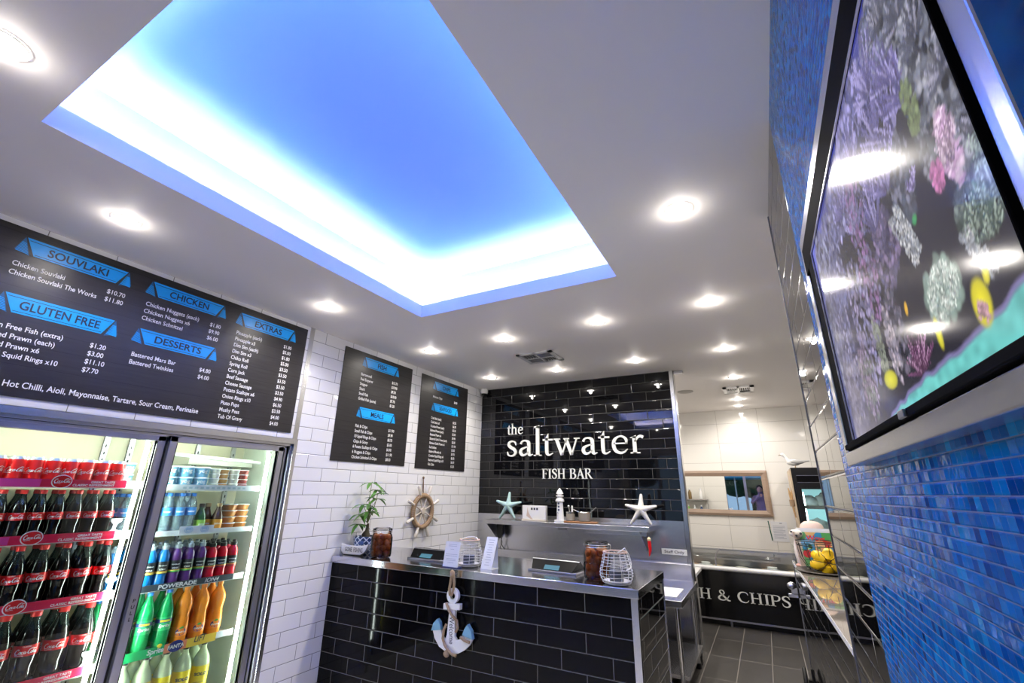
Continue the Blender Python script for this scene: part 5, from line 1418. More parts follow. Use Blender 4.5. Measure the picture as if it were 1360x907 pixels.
# display fridge
KFX, KFY, KFZ = .335, 7.0, 1.79
t = thing('display_fridge', 'tall black display fridge with lit glass door in the kitchen corner', 'fridge', (KFX + .35, KFY, 0))
mb = MB()
for q in ((-.35, -.31, 0, .65, 0, KFZ), (.31, .35, 0, .65, 0, KFZ), (-.31, .31, 0, .65, KFZ - .26, KFZ), (-.31, .31, 0, .65, 0, .2), (-.31, .31, .6, .65, .2, KFZ - .26)): mb.box(*q)
mb.build('cabinet', m_black, t, smooth=False)
mb = MB(); mb.box(-.368, -.351, .0, .65, 0, KFZ - .02); mb.build('side_panel', pmat('cream_side', (.62, .50, .36), .5), t, smooth=False)
mb = MB(); mb.box(-.30, .30, -.006, 0, KFZ - .10, KFZ - .095); mb.box(-.30, .30, -.006, 0, KFZ - .185, KFZ - .180); mb.build('header_trim', m_alu, t, smooth=False)
mb = MB(); mb.box(-.30, .30, -.002, 0, KFZ - .178, KFZ - .105); mb.build('header_panel', m_blackg, t, smooth=False)
mb = MB()
for q in ((-.33, -.27, -.03, -.002, .15, KFZ - .20), (.27, .33, -.03, -.002, .15, KFZ - .20), (-.27, .27, -.03, -.002, .15, .21), (-.27, .27, -.03, -.002, KFZ - .25, KFZ - .20)): mb.box(*q)
do = mb.build('door', m_black, t, smooth=False)
mb = MB(); mb.box(-.27, .27, -.018, -.014, .21, KFZ - .25); mb.build('door_pane', m_glass, do, smooth=False)
mb = MB(); mb.box(-.31, .31, .595, .599, .2, KFZ - .26); mb.build('inner_back', pmat('aqua_lit', (.45, .70, .74), .5, emit=(.40, .72, .78), estr=.55), t, smooth=False)
mb = MB(); mb.cyl((-.26, .06, .3), (-.26, .06, KFZ - .3), .012, n=8); mb.build('tube_lamp', pmat('tube_aqua', (1, 1, 1), .4, emit=(.75, .95, 1.0), estr=5.0), t)
for z_ in (.55, .95, 1.30):
    mb = MB(); mb.box(-.30, .30, .05, .59, z_, z_ + .012); sh_ = mb.build('shelf', m_white, t, smooth=False)
    mb = MB(); mb.box(-.30, .30, .045, .05, z_ - .01, z_ + .03); mb.build('price_rail', m_white, sh_, smooth=False)
for k, (xx, z_, sc_) in enumerate(((.50, 1.313, .11), (.68, 1.313, .13), (.55, .963, .16), (.80, .963, .15))):
    mb = MB(); mb.ell((0, 0, sc_ * .55), (sc_, sc_ * .9, sc_ * .75), 16, 10, fn=lambda p: 1 + .14 * math.sin(9 * p.x + k) * math.cos(8 * p.z + 2 * k))
    q = mb.build('food_bag', pmat('clear_bag', (.80, .84, .84), .2), loc=(xx, KFY + .28, z_))
    tag(q, 'white plastic bag of food on the %s display fridge shelf, %s' % ('upper' if z_ > 1.2 else 'lower', 'nearer the door hinge' if k % 2 == 0 else 'further inside'), 'bag', 'food bags in the display fridge')
# seagull
t = thing('seagull_ornament', 'white and grey seagull ornament standing on top of the display fridge', 'ornament', (.40, KFY + .10, KFZ))
mb = MB(); mb.ell((0, 0, .07), (.095, .045, .042), 16, 10, fn=lambda p: 1 - .25 * max(0, p.x)); mb.tube([(-.06, 0, .08), (-.085, 0, .12), (-.10, 0, .155), (-.125, 0, .175), (-.145, 0, .172)], [.038, .024, .020, .024, .012], 10); mb.build('gull_body', m_whitematte, t)
mb = MB(); mb.tube([(-.14, 0, .173), (-.175, 0, .162)], [.010, .003], 8); mb.build('beak', pmat('beak', (.30, .25, .20), .5), t)
mb = MB(); mb.ell((.03, -.034, .078), (.085, .018, .028), 14, 8); mb.ell((.03, .034, .078), (.085, .018, .028), 14, 8); mb.tube([(.08, 0, .08), (.17, 0, .09)], [.02, .005], 8); mb.build('wing', pmat('gull_grey', (.42, .42, .42), .6), t)
for yy in (-.015, .015):
    mb = MB(); mb.cyl((0, yy, 0.001), (0, yy, .04), .005, n=8); mb.build('leg', pmat('gull_leg', (.5, .35, .2), .6), t)
# wooden charm on the fridge side
t = thing('driftwood_charm', 'pale wooden charm hanging on the side of the display fridge', 'charm', (KFX - .033, KFY + .05, 1.18))
mb = MB(); mb.tube([(0, 0, 0), (-.008, .0, .12), (-.012, 0, .20)], [.008, .014, .012], 8); mb.tube([(-.012, 0, .20), (-.022, -.02, .29), (-.03, -.03, .36)], [.018, .014, .005], 8); mb.tube([(-.012, 0, .20), (0, .02, .28), (.0, .02, .34)], [.016, .012, .004], 8)
mb.build('wood_pieces', pmat('charm_wood', (.62, .40, .20), .6, vary=.3, vscale=30), t)
mb = MB(); mb.tube([(-.012, 0, .135), (-.012, 0, .215)], [.028, .030], 10); mb.build('binding', m_rope, t)
# white kitchen bench peeping past the sign wall end
t = thing('kitchen_bench', 'white kitchen bench corner peeping past the end of the sign wall', 'bench', (-1.5, 5.85, 0))
mb = MB(); mb.box(-.9, .725, -.25, .25, .605, .64); mb.build('bench_top', m_white, t, bevel=.004)
for xx in (-.85, .66):
    for yy in (-.2, .2):
        mb = MB(); mb.box(xx - .02, xx + .02, yy - .02, yy + .02, 0, .605); mb.build('leg', m_steel, t, smooth=False)

# half height wall and bench beyond the end of the right wall
def hwx(y): return XR - .030 * (y - 2.3)
hy1 = 4.72
base = (hwx(YEND + .01), YEND + .01, 0)
t = thing('half_wall_bench', 'half height glossy black tiled wall with bench top beyond the mosaic wall', 'bench', base)
a, b_ = hwx(YEND + .01), hwx(hy1)
def hb(name, off0, off1, z0, z1, mat, y0=YEND + .01, y1=hy1, bev=0):
    m_ = MB(); A0, B0 = hwx(y0), hwx(y1)
    vs = [(A0 + off0, y0, z0), (A0 + off1, y0, z0), (B0 + off1, y1, z0), (B0 + off0, y1, z0)]
    vs = [(v[0] - base[0], v[1] - base[1], v[2]) for v in vs]
    m_.add(vs + [(v[0], v[1], z1) for v in vs], [(3, 2, 1, 0), (4, 5, 6, 7), (0, 1, 5, 4), (1, 2, 6, 5), (2, 3, 7, 6), (3, 0, 4, 7)])
    return m_.build(name, mat, t, smooth=False, bevel=bev)
hb('tiled_front', 0, .02, 0, .915, m_black_tile_right)
hb('bench_body', .021, .60, 0, .90, m_black)
hb('bench_top', -.004, .62, .916, .936, pmat('bench_gloss', (.42, .37, .32), .04, .6))
hb('top_edge', -.007, -.0045, .912, .936, m_white)
hb('end_trim', -.004, .012, 0, .915, m_aludark, hy1, hy1 + .006)
# acrylic screen at the far end
hb('screen', .0, .006, .937, 1.07, m_glass, hy1 - .35, hy1)
t = thing('latch', 'small silver latch on the end of the black half wall', 'latch', (hwx(4.70), 4.70, .66))
mb = MB(); mb.box(-.05, -.002, -.02, .02, .03, .075); mb.ell((-.04, 0, .085), (.035, .03, .03), 14, 9); mb.box(-.075, -.002, -.012, .012, .0, .028); mb.build('latch_body', m_alu, t, bevel=.004)
t = thing('castor_wheel', 'black castor wheel at the foot of the black half wall', 'wheel', (hwx(4.66), 4.66, 0))
mb = MB(); mb.lathe([(.02, -.045), (.085, -.045), (.095, -.038), (.095, -.026), (.085, -.018), (.02, -.018)], 24, o=(0, 0, .0), ax='x'); w_ = mb.build('wheel', m_blackm, t, loc=(-.022, 0, .0955))
mb = MB(); mb.box(-.035, -.002, -.02, .02, .085, .115); mb.box(-.010, -.002, -.03, .03, .02, .19); mb.build('axle_plate', m_black, t, smooth=False)

# things on the half wall bench
BT = .936
t = thing('round_tray', 'dark round tray under the basket of bananas', 'tray', (.30, 4.12, BT))
mb = MB(); mb.lathe([(.001, .001), (.17, .001), (.185, .012), (.18, .016), (.001, .012)], 36); mb.build('tray_body', pmat('tray_dark', (.035, .028, .025), .5), t)
t = thing('banana_bunch', 'bunch of plump yellow bananas behind black basket wires', 'fruit', (.315, 4.04, BT + .078))
m_ban = pmat('banana', (.90, .56, .01), .4, vary=.12, vscale=12)
for k in range(6):
    a = 2 * PI * k / 6 + .35
    mb = MB(); c_, s_ = math.cos(a), math.sin(a)
    mb.tube([(.012 * c_, -.012, .012 * s_), (.035 * c_, -.028, .033 * s_), (.065 * c_, -.022, .055 * s_), (.085 * c_, .005, .066 * s_), (.088 * c_, .03, .07 * s_)], [.022, .036, .037, .030, .014], 12); mb.build('banana', m_ban, t)
mb = MB(); mb.ell((0, -.018, 0), (.02, .02, .02), 10, 8); mb.build('stalk', m_ban, t)
t = thing('fruit_basket', 'black wire basket holding bananas and greens on the dark tray', 'basket', (.30, 4.09, BT + .016))
for k in range(6):
    a = 2 * PI * k / 6 + .35 + PI / 6
    mb = MB(); mb.tube([(.015, -.105, .062), (.015 + .06 * math.cos(a), -.112, .062 + .045 * math.sin(a)), (.015 + .13 * math.cos(a), -.075, .062 + .075 * math.sin(a))], .0022, 5); mb.build('face_wire', m_black, t)
for z_, r_ in ((.006, .10), (.16, .15), (.19, .155)):
    mb = MB(); mb.tube([(r_ * math.cos(a), r_ * .75 * math.sin(a), z_) for a in np.linspace(0, 2 * PI, 32, endpoint=False)], .003, 6, closed=True); mb.build('hoop_wire', m_black, t)
for k in range(14):
    a = 2 * PI * k / 14
    mb = MB(); mb.tube([(.10 * math.cos(a), .075 * math.sin(a), .006), (.14 * math.cos(a), .105 * math.sin(a), .08), (.152 * math.cos(a), .114 * math.sin(a), .175)], .002, 5); mb.build('upright_wire', m_black, t)
r = random.Random(2)
mb = MB()
for k in range(26):
    c_ = (r.uniform(-.10, .0), r.uniform(-.03, .05), r.uniform(.03, .14))
    leaflet(mb, c_, (r.uniform(-1, 1), r.uniform(-1, .3), r.uniform(-.2, 1)), .05, .014, .3)
q = mb.build('greens', pmat('greens', (.05, .13, .04), .5, vary=.6, vscale=20), loc=(.30, 4.09, BT + .016)); tag(q, 'small dark green leaves in the wire basket left of the bananas', 'greens')
# magazines leaning behind the basket
m_cov = bpy.data.materials.new('cover_print'); m_cov.use_nodes = True
nt = m_cov.node_tree; pbs = nt.nodes['Principled BSDF']; pbs.inputs['Roughness'].default_value = .3
vo = nt.nodes.new('ShaderNodeTexVoronoi'); vo.inputs['Scale'].default_value = 16; tc = nt.nodes.new('ShaderNodeTexCoord'); nt.links.new(tc.outputs['Object'], vo.inputs['Vector'])
sp = nt.nodes.new('ShaderNodeSeparateColor'); nt.links.new(vo.outputs['Color'], sp.inputs[0])
rp = nt.nodes.new('ShaderNodeValToRGB'); nt.links.new(sp.outputs[0], rp.inputs[0]); rp.color_ramp.interpolation = 'CONSTANT'
e_ = rp.color_ramp.elements
for i, (p_, c_) in enumerate(((0, (.10, .38, .10)), (.3, (.16, .42, .16)), (.48, (.05, .30, .55)), (.68, (.20, .45, .70)), (.82, (.80, .50, .20)), (.92, (.70, .06, .05)))):
    el = e_[i] if i < 2 else e_.new(p_)
    el.position = p_; el.color = (*c_, 1)
nt.links.new(rp.outputs[0], pbs.inputs['Base Color'])
for k, (xx, yy, rz, lab) in enumerate(((.275, 4.27, -.05, 'bright children’s magazine cover facing out behind the bananas'), (.225, 4.31, .9, 'magazine turned edge on at the left of the stand'), (.27, 4.33, -.02, 'pale topped magazine standing behind the bright cover'))):
    t = thing('magazine', lab, 'magazine', (xx, yy, BT), None, rz)
    up = Vector((0, .10, 1)).normalized()
    h_ = (.262, .252, .275)[k]
    mb = MB(); mb.prism([(-.10, 0), (.16 if k != 1 else .04, 0), (.16 if k != 1 else .04, h_), (-.10, h_)], (0, 0, .001), EX, up, -.006); pg = mb.build('pages', m_paper if k != 1 else pmat('pages_pink', (.72, .55, .50), .6, vary=.5, vscale=25), t, smooth=False)
    if k == 0:
        mb = MB(); mb.prism([(-.098, .002), (.158, .002), (.158, h_ - .012), (-.098, h_ - .012)], (0, -.0005, .001), EX, up, .0006); mb.build('cover', m_cov, t, smooth=False)
        mb = MB()
        mb.flat(text_geo('Wow', .05, .03, shear=.1), (-.05, -.0016, .195), EX, up, 0)
        mb.prism([(.03 + .035 * math.cos(a), .15 + .055 * math.sin(a)) for a in np.linspace(0, 2 * PI, 16, endpoint=False)], (0, -.0012, .001), EX, up, .0005, 1)
        mb.prism([(-.055 + .03 * math.cos(a), .10 + .028 * math.sin(a)) for a in np.linspace(0, 2 * PI, 16, endpoint=False)], (0, -.0012, .001), EX, up, .0005, 0)
        mb.prism([(-.02, .02), (.14, .02), (.13, .07), (-.01, .075)], (0, -.0012, .001), EX, up, .0005, 2)
        mb.build('cover_shapes', [pmat('cover_red', (.75, .05, .05), .4), pmat('cover_peach', (.85, .50, .28), .4), pmat('cover_yellow', (.88, .62, .06), .4)], t, smooth=False)
t = thing('soft_toy', 'small white toy with dark spots on top of the magazine stack', 'toy', (.165, 4.30, BT + .0))
mb = MB(); mb.ell((0, 0, .235), (.045, .04, .032), 14, 9); mb.ell((.0, 0, .115), (.03, .035, .10), 14, 9); mb.build('toy_body', pmat('toy_white', (.76, .70, .64), .8), t)
mb = MB()
for dx, dz in ((-.03, .25), (.03, .24), (.0, .225)): mb.ell((dx, -.036, dz), (.009, .007, .008), 8, 6)
mb.build('toy_spots', m_ink, t)
mb = MB(); mb.ell((.0, 0, .015), (.035, .04, .015), 12, 8); mb.build('toy_foot', pmat('toy_pink', (.55, .30, .25), .8), t)
t = thing('brown_bowl', 'round brown knitted pot behind the magazines', 'pot', (.285, 4.46, BT))
mb = MB(); mb.lathe([(.06, 0), (.085, .05), (.088, .22), (.08, .27), (.055, .30), (.001, .31)], 24); mb.build('pot_body', pmat('brown_knit', (.28, .13, .06), .8, vary=.4, vscale=30, bump=.6), t)
mb = MB(); mb.lathe([(.084, .262), (.075, .295), (.045, .318), (.001, .325)], 24); mb.build('pale_top', pmat('pale_knit', (.62, .48, .42), .8), t)

# ================================================================== SCREEN ON THE RIGHT WALL
sy0, sy1, sz0, sz1 = .372, 1.075, 1.553, 1.957
fy0, fy1, fz0, fz1 = .335, 1.243, 1.512, 2.068
base = (XR, .79, 1.512)
t = thing('aquarium_screen', 'wall mounted screen showing a coral reef in a brushed steel frame', 'screen', base)
def W3(x, y, z): return (x - base[0], y - base[1], z - base[2])
mb = MB(); w = .030
def RB(mb, x0, x1, y0, y1, z0, z1, mi=0): return mb.box(x0 - base[0], x1 - base[0], y0 - base[1], y1 - base[1], z0 - base[2], z1 - base[2], mi)
RB(mb, XR - .030, XR - .001, fy0, fy1, fz0, fz0 + w - .003); RB(mb, XR - .030, XR - .001, fy0, fy1, fz1 - w - .008, fz1)
RB(mb, XR - .030, XR - .001, fy0, fy0 + w, fz0 + w - .003, fz1 - w - .008); RB(mb, XR - .030, XR - .001, fy1 - .04, fy1, fz0 + w - .003, fz1 - w - .008)
mb.build('steel_frame', m_steelh, t, smooth=False, bevel=.002)
mb = MB()
bz0, bz1 = fz0 + w - .003, fz1 - w - .008
RB(mb, XR - .034, XR - .004, fy0 + w + .004, fy1 - .044, bz0 + .003, sz0); RB(mb, XR - .034, XR - .004, fy0 + w + .004, fy1 - .044, sz1, bz1 - .004)
RB(mb, XR - .034, XR - .004, fy0 + w + .004, sy0, sz0, sz1); RB(mb, XR - .034, XR - .004, sy1, fy1 - .044 - .05, sz0, sz1)
mb.build('screen_bezel', pmat('bezel_black', (.008, .008, .009), .7, spec=.1, ior=1.12), t, smooth=False, bevel=.003)
mb = MB(); RB(mb, XR - .020, XR - .002, fy0 + w, fy1 - .04, bz0, bz1); mb.build('recess_back', pmat('bezel_black', (.010, .010, .011), .6), t, smooth=False)
mb = MB(); RB(mb, XR - .038, XR - .034, .70, .725, bz0 + .003, bz0 + .013); mb.build('sensor', m_aludark, t, smooth=False, bevel=.001)
mb = MB(); RB(mb, XR - .0362, XR - .034, sy0 - .004, sy1 + .004, sz1 - .001, sz1 + .002); RB(mb, XR - .0362, XR - .034, sy1, sy1 + .002, sz0, sz1); mb.build('bezel_edge', m_alu, t, smooth=False)
# the picture: a reef painted point by point on a fine grid
NY, NZ = 330, 200
gy = np.linspace(sy1, sy0, NY); gz = np.linspace(sz0, sz1, NZ)
Yg, Zg = np.meshgrid(gy, gz)            # rows z, columns y
rng = np.random.default_rng(4)
def vnoise(n1, n2):
    g = rng.random((n2 + 2, n1 + 2))
    u = np.linspace(0, n1, NY); v = np.linspace(0, n2, NZ)
    iu = u.astype(int); iv = v.astype(int); fu = u - iu; fv = v - iv
    fu = fu * fu * (3 - 2 * fu); fv = fv * fv * (3 - 2 * fv)
    a = g[np.ix_(iv, iu)]; b = g[np.ix_(iv, iu + 1)]; c = g[np.ix_(iv + 1, iu)]; d = g[np.ix_(iv + 1, iu + 1)]
    return (a * (1 - fu) + b * fu) * (1 - fv)[:, None] + (c * (1 - fu) + d * fu) * fv[:, None]
img = np.zeros((NZ, NY, 3)); img[:] = (.016, .015, .022)
top = np.clip((Zg - 1.83) / .12, 0, 1)
img += top[..., None] * np.array((.015, .02, .16)) * (.4 + vnoise(6, 4))[..., None]
left = np.clip((Yg - .80) / .25, 0, 1)
img += (left * (.3 + .7 * vnoise(40, 30)))[..., None] * np.array((.10, .10, .22))
def blob(y, z, ry, rz, col, ang=0.0, soft=.35):
    c, s = math.cos(ang), math.sin(ang)
    j0 = np.searchsorted(-gy, -(y + 2.2 * max(ry, rz))); j1 = np.searchsorted(-gy, -(y - 2.2 * max(ry, rz)))
    i0 = np.searchsorted(gz, z - 2.2 * max(ry, rz)); i1 = np.searchsorted(gz, z + 2.2 * max(ry, rz))
    if i1 <= i0 or j1 <= j0: return
    dy = Yg[i0:i1, j0:j1] - y; dz = Zg[i0:i1, j0:j1] - z
    u = (c * dy + s * dz) / ry; v = (-s * dy + c * dz) / rz
    q = np.sqrt(u * u + v * v)
    a = np.clip((1 - q) / soft, 0, 1)[..., None]
    lit = (1.0 - .45 * np.clip(q, 0, 1))[..., None]
    img[i0:i1, j0:j1] = img[i0:i1, j0:j1] * (1 - a) + np.array(col) * lit * a
def clump(y, z, ry, rz, col, n, size, jit=.35, aspect=1.0, angr=3.2, col2=None):
    for _ in range(n):
        a = rng.uniform(0, 2 * PI); q = math.sqrt(rng.uniform(0, 1))
        c = np.array(col) if (col2 is None or rng.random() < .6) else np.array(col2)
        c = c * rng.uniform(1 - jit * 1.6, 1 + jit)
        blob(y + ry * q * math.cos(a), z + rz * q * math.sin(a), size * rng.uniform(.6, 1.3) * aspect, size * rng.uniform(.6, 1.3), c, rng.uniform(-angr, angr))
def spray(y, z, n, L_, col, col2, spread=1.2, w=.0035, up=PI / 2):
    for _ in range(n):
        a = up + rng.uniform(-spread, spread); l_ = L_ * rng.uniform(.5, 1.0)
        c = np.array(col) * rng.uniform(.5, 1.1) if rng.random() < .7 else np.array(col2)
        for f in np.linspace(.15, 1, int(l_ / .006) + 2):
            blob(y + l_ * f * math.cos(a) + rng.uniform(-.002, .002), z + l_ * f * math.sin(a), w * (1.25 - .5 * f), w * (1.25 - .5 * f), c * (.45 + .65 * f))
for (y, z, ry, rz, c1, c2, n, sz) in ((.62, 1.93, .09, .05, (.10, .10, .24), (.22, .20, .42), 300, .008), (.78, 1.90, .08, .06, (.12, .12, .27), (.24, .23, .42), 260, .009), (.90, 1.84, .07, .10, (.12, .12, .24), (.22, .21, .34), 260, .009),
        (.48, 1.90, .05, .05, (.11, .12, .20), (.24, .24, .34), 260, .007), (.52, 1.76, .04, .05, (.06, .07, .10), (.13, .13, .18), 160, .006), (.62, 1.73, .05, .05, (.07, .06, .12), (.16, .12, .22), 200, .006),
        (.44, 1.74, .025, .04, (.07, .08, .10), (.18, .18, .22), 200, .0045), (.40, 1.70, .02, .03, (.08, .09, .10), (.22, .22, .24), 200, .004), (.66, 1.64, .04, .05, (.06, .06, .09), (.14, .12, .17), 160, .006),
        (.42, 1.66, .02, .02, (.06, .08, .08), (.15, .18, .17), 140, .004), (.99, 1.88, .06, .08, (.12, .12, .22), (.2, .2, .3), 200, .010), (1.02, 1.74, .05, .10, (.12, .12, .2), (.19, .19, .28), 200, .010)):
    clump(y, z, ry, rz, c1, n, sz, .45, 1.2, 3.2, c2)
# lavender bushes upper left
for (y, z) in ((.60, 1.80), (.55, 1.83), (.50, 1.80), (.47, 1.84), (.66, 1.86), (.56, 1.77), (.45, 1.80), (.63, 1.76), (.71, 1.80), (.53, 1.88), (.76, 1.86)):
    spray(y, z, 34, .075, (.15, .13, .33), (.34, .30, .58), 1.2, .0030)
clump(.70, 1.83, .05, .05, (.20, .11, .26), 120, .006, col2=(.14, .13, .24))
clump(.72, 1.73, .05, .06, (.21, .11, .25), 160, .006, col2=(.16, .14, .26))
clump(.80, 1.70, .06, .10, (.17, .16, .30), 220, .007, col2=(.26, .22, .36))
clump(.86, 1.62, .05, .06, (.22, .17, .27), 150, .006, col2=(.12, .14, .14))
clump(.95, 1.72, .06, .14, (.14, .14, .26), 240, .008, col2=(.22, .20, .32))
clump(.99, 1.62, .05, .05, (.16, .15, .24), 120, .008)
# grey lumpy corals on the upper right
for (y, z, ry, rz) in ((.41, 1.82, .035, .05), (.39, 1.76, .03, .04), (.375, 1.71, .02, .03), (.40, 1.87, .04, .05), (.43, 1.90, .03, .04)):
    clump(y, z, ry, rz, (.13, .14, .18), 150, .0065, .5, 1.3, col2=(.26, .26, .30))
clump(.45, 1.79, .014, .03, (.16, .20, .10), 90, .005)
clump(.413, 1.715, .016, .035, (.42, .26, .42), 130, .004, .4, 1.8, .5, col2=(.62, .48, .60))
clump(.445, 1.708, .012, .014, (.46, .16, .34), 60, .004)
clump(.37, 1.665, .022, .02, (.13, .20, .18), 140, .0042, col2=(.30, .38, .34))
clump(.395, 1.655, .016, .014, (.10, .20, .16), 90, .0036, col2=(.35, .45, .40))
spray(.495, 1.730, 16, .022, (.24, .18, .46), (.46, .40, .70), 1.2, .002)
# speckled columns
for (y0_, z0_, y1_, z1_) in ((.575, 1.745, .540, 1.675), (.555, 1.745, .525, 1.68), (.435, 1.648, .415, 1.605)):
    for f in np.linspace(0, 1, 60):
        clump(y0_ + (y1_ - y0_) * f, z0_ + (z1_ - z0_) * f, .010, .005, (.24, .26, .30), 3, .0028, col2=(.46, .46, .48))
clump(.505, 1.628, .040, .026, (.20, .27, .24), 60, .010, .2)
clump(.505, 1.628, .038, .024, (.36, .44, .40), 420, .0026, .35, col2=(.58, .62, .58))
spray(.612, 1.575, 60, .055, (.16, .06, .14), (.46, .26, .42), 1.4, .0024)
clump(.69, 1.63, .02, .05, (.22, .20, .26), 140, .005, col2=(.36, .30, .36))
clump(.745, 1.64, .018, .05, (.20, .22, .18), 120, .005)
for (y, z, n, L_) in ((.40, 1.84, 50, .050), (.38, 1.78, 50, .045), (.42, 1.88, 40, .055), (.37, 1.72, 40, .035), (.45, 1.92, 40, .05), (.39, 1.93, 40, .05)):
    clump(y, z, .02, .03, (.015, .015, .02), 14, .008)
    spray(y, z - .02, n, L_, (.10, .105, .15), (.30, .29, .38), 1.5, .0028)
for (y, z, n, L_) in ((.375, 1.66, 60, .035), (.395, 1.64, 60, .032), (.41, 1.655, 50, .03), (.372, 1.69, 40, .03)):
    spray(y, z - .015, n, L_, (.09, .13, .12), (.34, .42, .36), 1.4, .0020)
spray(.413, 1.700, 50, .040, (.36, .22, .36), (.60, .46, .58), .7, .0019)
# sand
edge = np.interp(Yg, [.36, .395, .449, .547, .60, .679, .75, .82, 1.1], [1.588, 1.583, 1.575, 1.571, 1.570, 1.566, 1.556, 1.545, 1.54]) + .006 * (vnoise(30, 2) - .5)
a = np.clip((edge - Zg) / .004, 0, 1)[..., None]
sand = np.array((.10, .36, .34)) * (.75 + .5 * vnoise(60, 40))[..., None]
img = img * (1 - a) + sand * a
a = np.clip((edge + .004 - Zg) / .003, 0, 1)[..., None] * (1 - a) * .7
img = img * (1 - a) + np.array((.20, .17, .36)) * a
# fishes
for (y, z, ry, rz, an, col) in ((.445, 1.592, .017, .022, .1, (.62, .55, .02)), (.425, 1.608, .006, .010, .3, (.62, .55, .04)), (.541, 1.598, .008, .018, .0, (.60, .55, .03)), (.737, 1.596, .034, .014, .15, (.55, .52, .04)), (.607, 1.648, .006, .009, .3, (.60, .34, .03)), (.515, 1.708, .008, .006, .0, (.05, .26, .10))):
    blob(y, z, ry, rz, col, an, .25)
clump(.447, 1.585, .009, .009, (.45, .26, .30), 30, .003)
verts = np.stack([np.full(Yg.size, XR - .0325 - base[0]), Yg.ravel() - base[1], Zg.ravel() - base[2]], 1)
idx = np.arange(NY * NZ).reshape(NZ, NY)
faces = np.stack([idx[:-1, :-1].ravel(), idx[:-1, 1:].ravel(), idx[1:, 1:].ravel(), idx[1:, :-1].ravel()], 1)
me = bpy.data.meshes.new('picture'); me.from_pydata(verts.tolist(), [], faces.tolist())
ca = me.color_attributes.new('picture', 'FLOAT_COLOR', 'POINT')
ca.data.foreach_set('color', np.concatenate([np.clip(img, 0, 1).reshape(-1, 3), np.ones((NY * NZ, 1))], 1).astype(np.float32).ravel())
m_pic = bpy.data.materials.new('screen_picture'); m_pic.use_nodes = True
nt = m_pic.node_tree; pbs = nt.nodes['Principled BSDF']; pbs.inputs['Base Color'].default_value = (.01, .01, .012, 1); pbs.inputs['Roughness'].default_value = .10; pbs.inputs['IOR'].default_value = 1.36
va = nt.nodes.new('ShaderNodeVertexColor'); va.layer_name = 'picture'
nt.links.new(va.outputs[0], pbs.inputs['Emission Color']); pbs.inputs['Emission Strength'].default_value = 1.0
me.materials.append(m_pic)
po = bpy.data.objects.new('picture', me); C.objects.link(po); po.parent = t

# ================================================================== SEEN IN MIRROR AND GLOSS: back of the sign wall, street, photographer
t = thing('bottle_shelf', 'small steel shelf of bottles on the kitchen side of the sign wall', 'shelf', (-1.35, YB + .1, 1.0))
mb = MB(); mb.box(-.3, .3, .002, .2, .0, .015); mb.box(-.3, .3, .002, .2, .33, .345); mb.box(-.3, -.285, .18, .2, 0, .33); mb.box(.285, .3, .18, .2, 0, .33); mb.build('shelf_frame', m_steel, t, smooth=False)
for k, (xx, zz, c_, nm) in enumerate(((-.1, .016, (.25, .65, .10), 'green'), (.02, .016, (.75, .78, .80), 'white'), (.15, .016, (.05, .10, .25), 'navy'), (-.05, .346, (.20, .13, .05), 'brown'), (.16, .346, (.8, .8, .8), 'clear'))):
    q = thing('detergent_bottle', '%s bottle on the %s tier of the shelf behind the sign wall' % (nm, 'upper' if zz > .1 else 'lower'), 'bottle', (-1.35 + xx, YB + .2, 1.0 + zz))
    mb = MB(); mb.lathe([(.03, 0), (.035, .005), (.035, .13), (.015, .17), (.014, .19)], 16); mb.build('bottle_body', pmat('detergent_' + nm, c_, .3), q)
    mb = MB(); mb.lathe([(.016, .188), (.016, .215), (.001, .216)], 12); mb.build('cap', m_white, q)
t = thing('street_umbrella', 'blue street umbrella standing outside the shop front', 'umbrella', (-1.0, -5.0, 0))
mb = MB(); mb.cyl((0, 0, -.02), (0, 0, 2.5), .025, n=10); mb.build('pole', m_alu, t)
mb = MB(); mb.lathe([(1.3, 2.05), (.7, 2.32), (.01, 2.55)], 10, caps=False); mb.build('canopy', pmat('canopy_blue', (.06, .30, .48), .8), t, smooth=False)
for k, (xx, yy, s_) in enumerate(((-5.2, -11, 1.0), (-.6, -13, 1.3), (4.2, -12, 1.0))):
    t = thing('street_tree', 'leafy street tree outside, %s from the left in the mirror' % ORD[2 - k], 'tree', (xx, yy, -.02))
    mb = MB(); mb.cyl((0, 0, 0), (0, 0, 2.2), .12, .08, n=8); mb.build('trunk', m_trunk, t)
    mb = MB(); r = random.Random(k)
    for q in range(14): mb.ell((r.uniform(-1, 1) * s_, r.uniform(-1, 1) * s_, 2.8 + r.uniform(-.6, 1.2) * s_), (.7 * s_, .7 * s_, .6 * s_), 9, 6, fn=lambda p: 1 + .2 * math.sin(11 * p.x) * math.cos(9 * p.z))
    mb.build('crown', pmat('tree_green', (.05, .10, .05), .8, vary=.5, vscale=5), t)
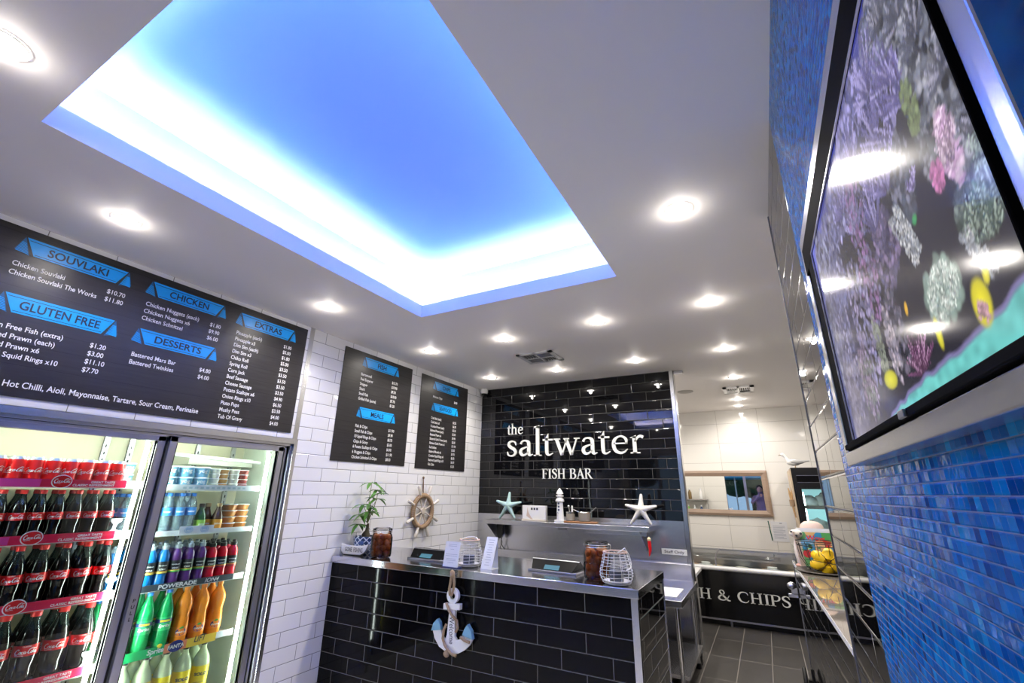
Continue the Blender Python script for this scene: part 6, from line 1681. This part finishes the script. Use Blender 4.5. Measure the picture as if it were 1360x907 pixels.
# photographer standing just behind the viewpoint, camera at the eye
t = thing('person', 'person in a mauve striped shirt holding a camera up to the eye', 'person', (-.13, -.42, 0))
me = bpy.data.meshes.new('body')
J = {'pel': (0, 0, .92, .13), 'sp': (0, 0, 1.12, .125), 'ch': (0, 0, 1.32, .14), 'nk': (0, .01, 1.45, .055), 'hd0': (0, .03, 1.52, .075), 'hd1': (0, .035, 1.60, .088), 'hd2': (0, .03, 1.68, .07),
     'sl': (-.17, 0, 1.38, .06), 'el': (-.26, .10, 1.20, .043), 'wl': (-.05, .25, 1.40, .03), 'hl': (.0, .28, 1.43, .035),
     'sr': (.17, 0, 1.38, .06), 'er': (.30, .10, 1.20, .043), 'wr': (.17, .25, 1.40, .03), 'hr': (.14, .28, 1.44, .035),
     'tl': (-.09, 0, .84, .09), 'kl': (-.10, .02, .48, .06), 'al': (-.10, -.01, .09, .04), 'fl': (-.11, .14, .03, .035),
     'tr': (.09, 0, .84, .09), 'kr': (.10, .02, .48, .06), 'ar': (.10, -.01, .09, .04), 'frr': (.11, .14, .03, .035)}
names = list(J); ed = [('pel', 'sp'), ('sp', 'ch'), ('ch', 'nk'), ('nk', 'hd0'), ('hd0', 'hd1'), ('hd1', 'hd2'), ('ch', 'sl'), ('sl', 'el'), ('el', 'wl'), ('wl', 'hl'), ('ch', 'sr'), ('sr', 'er'), ('er', 'wr'), ('wr', 'hr'), ('pel', 'tl'), ('tl', 'kl'), ('kl', 'al'), ('al', 'fl'), ('pel', 'tr'), ('tr', 'kr'), ('kr', 'ar'), ('ar', 'frr')]
me.from_pydata([J[n_][:3] for n_ in names], [(names.index(a), names.index(b_)) for a, b_ in ed], [])
me.materials.append(pmat('clothes_mauve', (.20, .15, .24), .8, vary=.3, vscale=8, stretch=(8, 1, 1)))
po = bpy.data.objects.new('body', me); C.objects.link(po); po.parent = t
sk = po.modifiers.new('skin', 'SKIN')
for i, n_ in enumerate(names):
    me.skin_vertices[0].data[i].radius = (J[n_][3], J[n_][3])
me.skin_vertices[0].data[0].use_root = True
po.modifiers.new('sub', 'SUBSURF').levels = 2
m_skin = pmat('skin', (.50, .30, .22), .5)
mb = MB(); mb.ell((0, .055, 1.60), (.075, .06, .105), 16, 12); mb.ell((0, .115, 1.585), (.013, .018, .02), 8, 6); mb.build('face', m_skin, t)
mb = MB(); mb.ell((0, .01, 1.635), (.095, .095, .10), 16, 12); mb.build('hair', pmat('hair', (.02, .015, .012), .6), t)
for sgn, hx in ((-1, .0), (1, .14)):
    mb = MB()
    for k in range(4):
        mb.tube([(hx, .28, 1.43 + k * .018 - .02), (hx + .03 * -sgn, .315, 1.43 + k * .018 - .018), (hx + .05 * -sgn, .315, 1.432 + k * .018 - .018)], [.009, .009, .007], 6)
    mb.tube([(hx, .27, 1.40), (hx - .02 * sgn, .29, 1.395)], [.011, .008], 6); mb.build('fingers', m_skin, t)
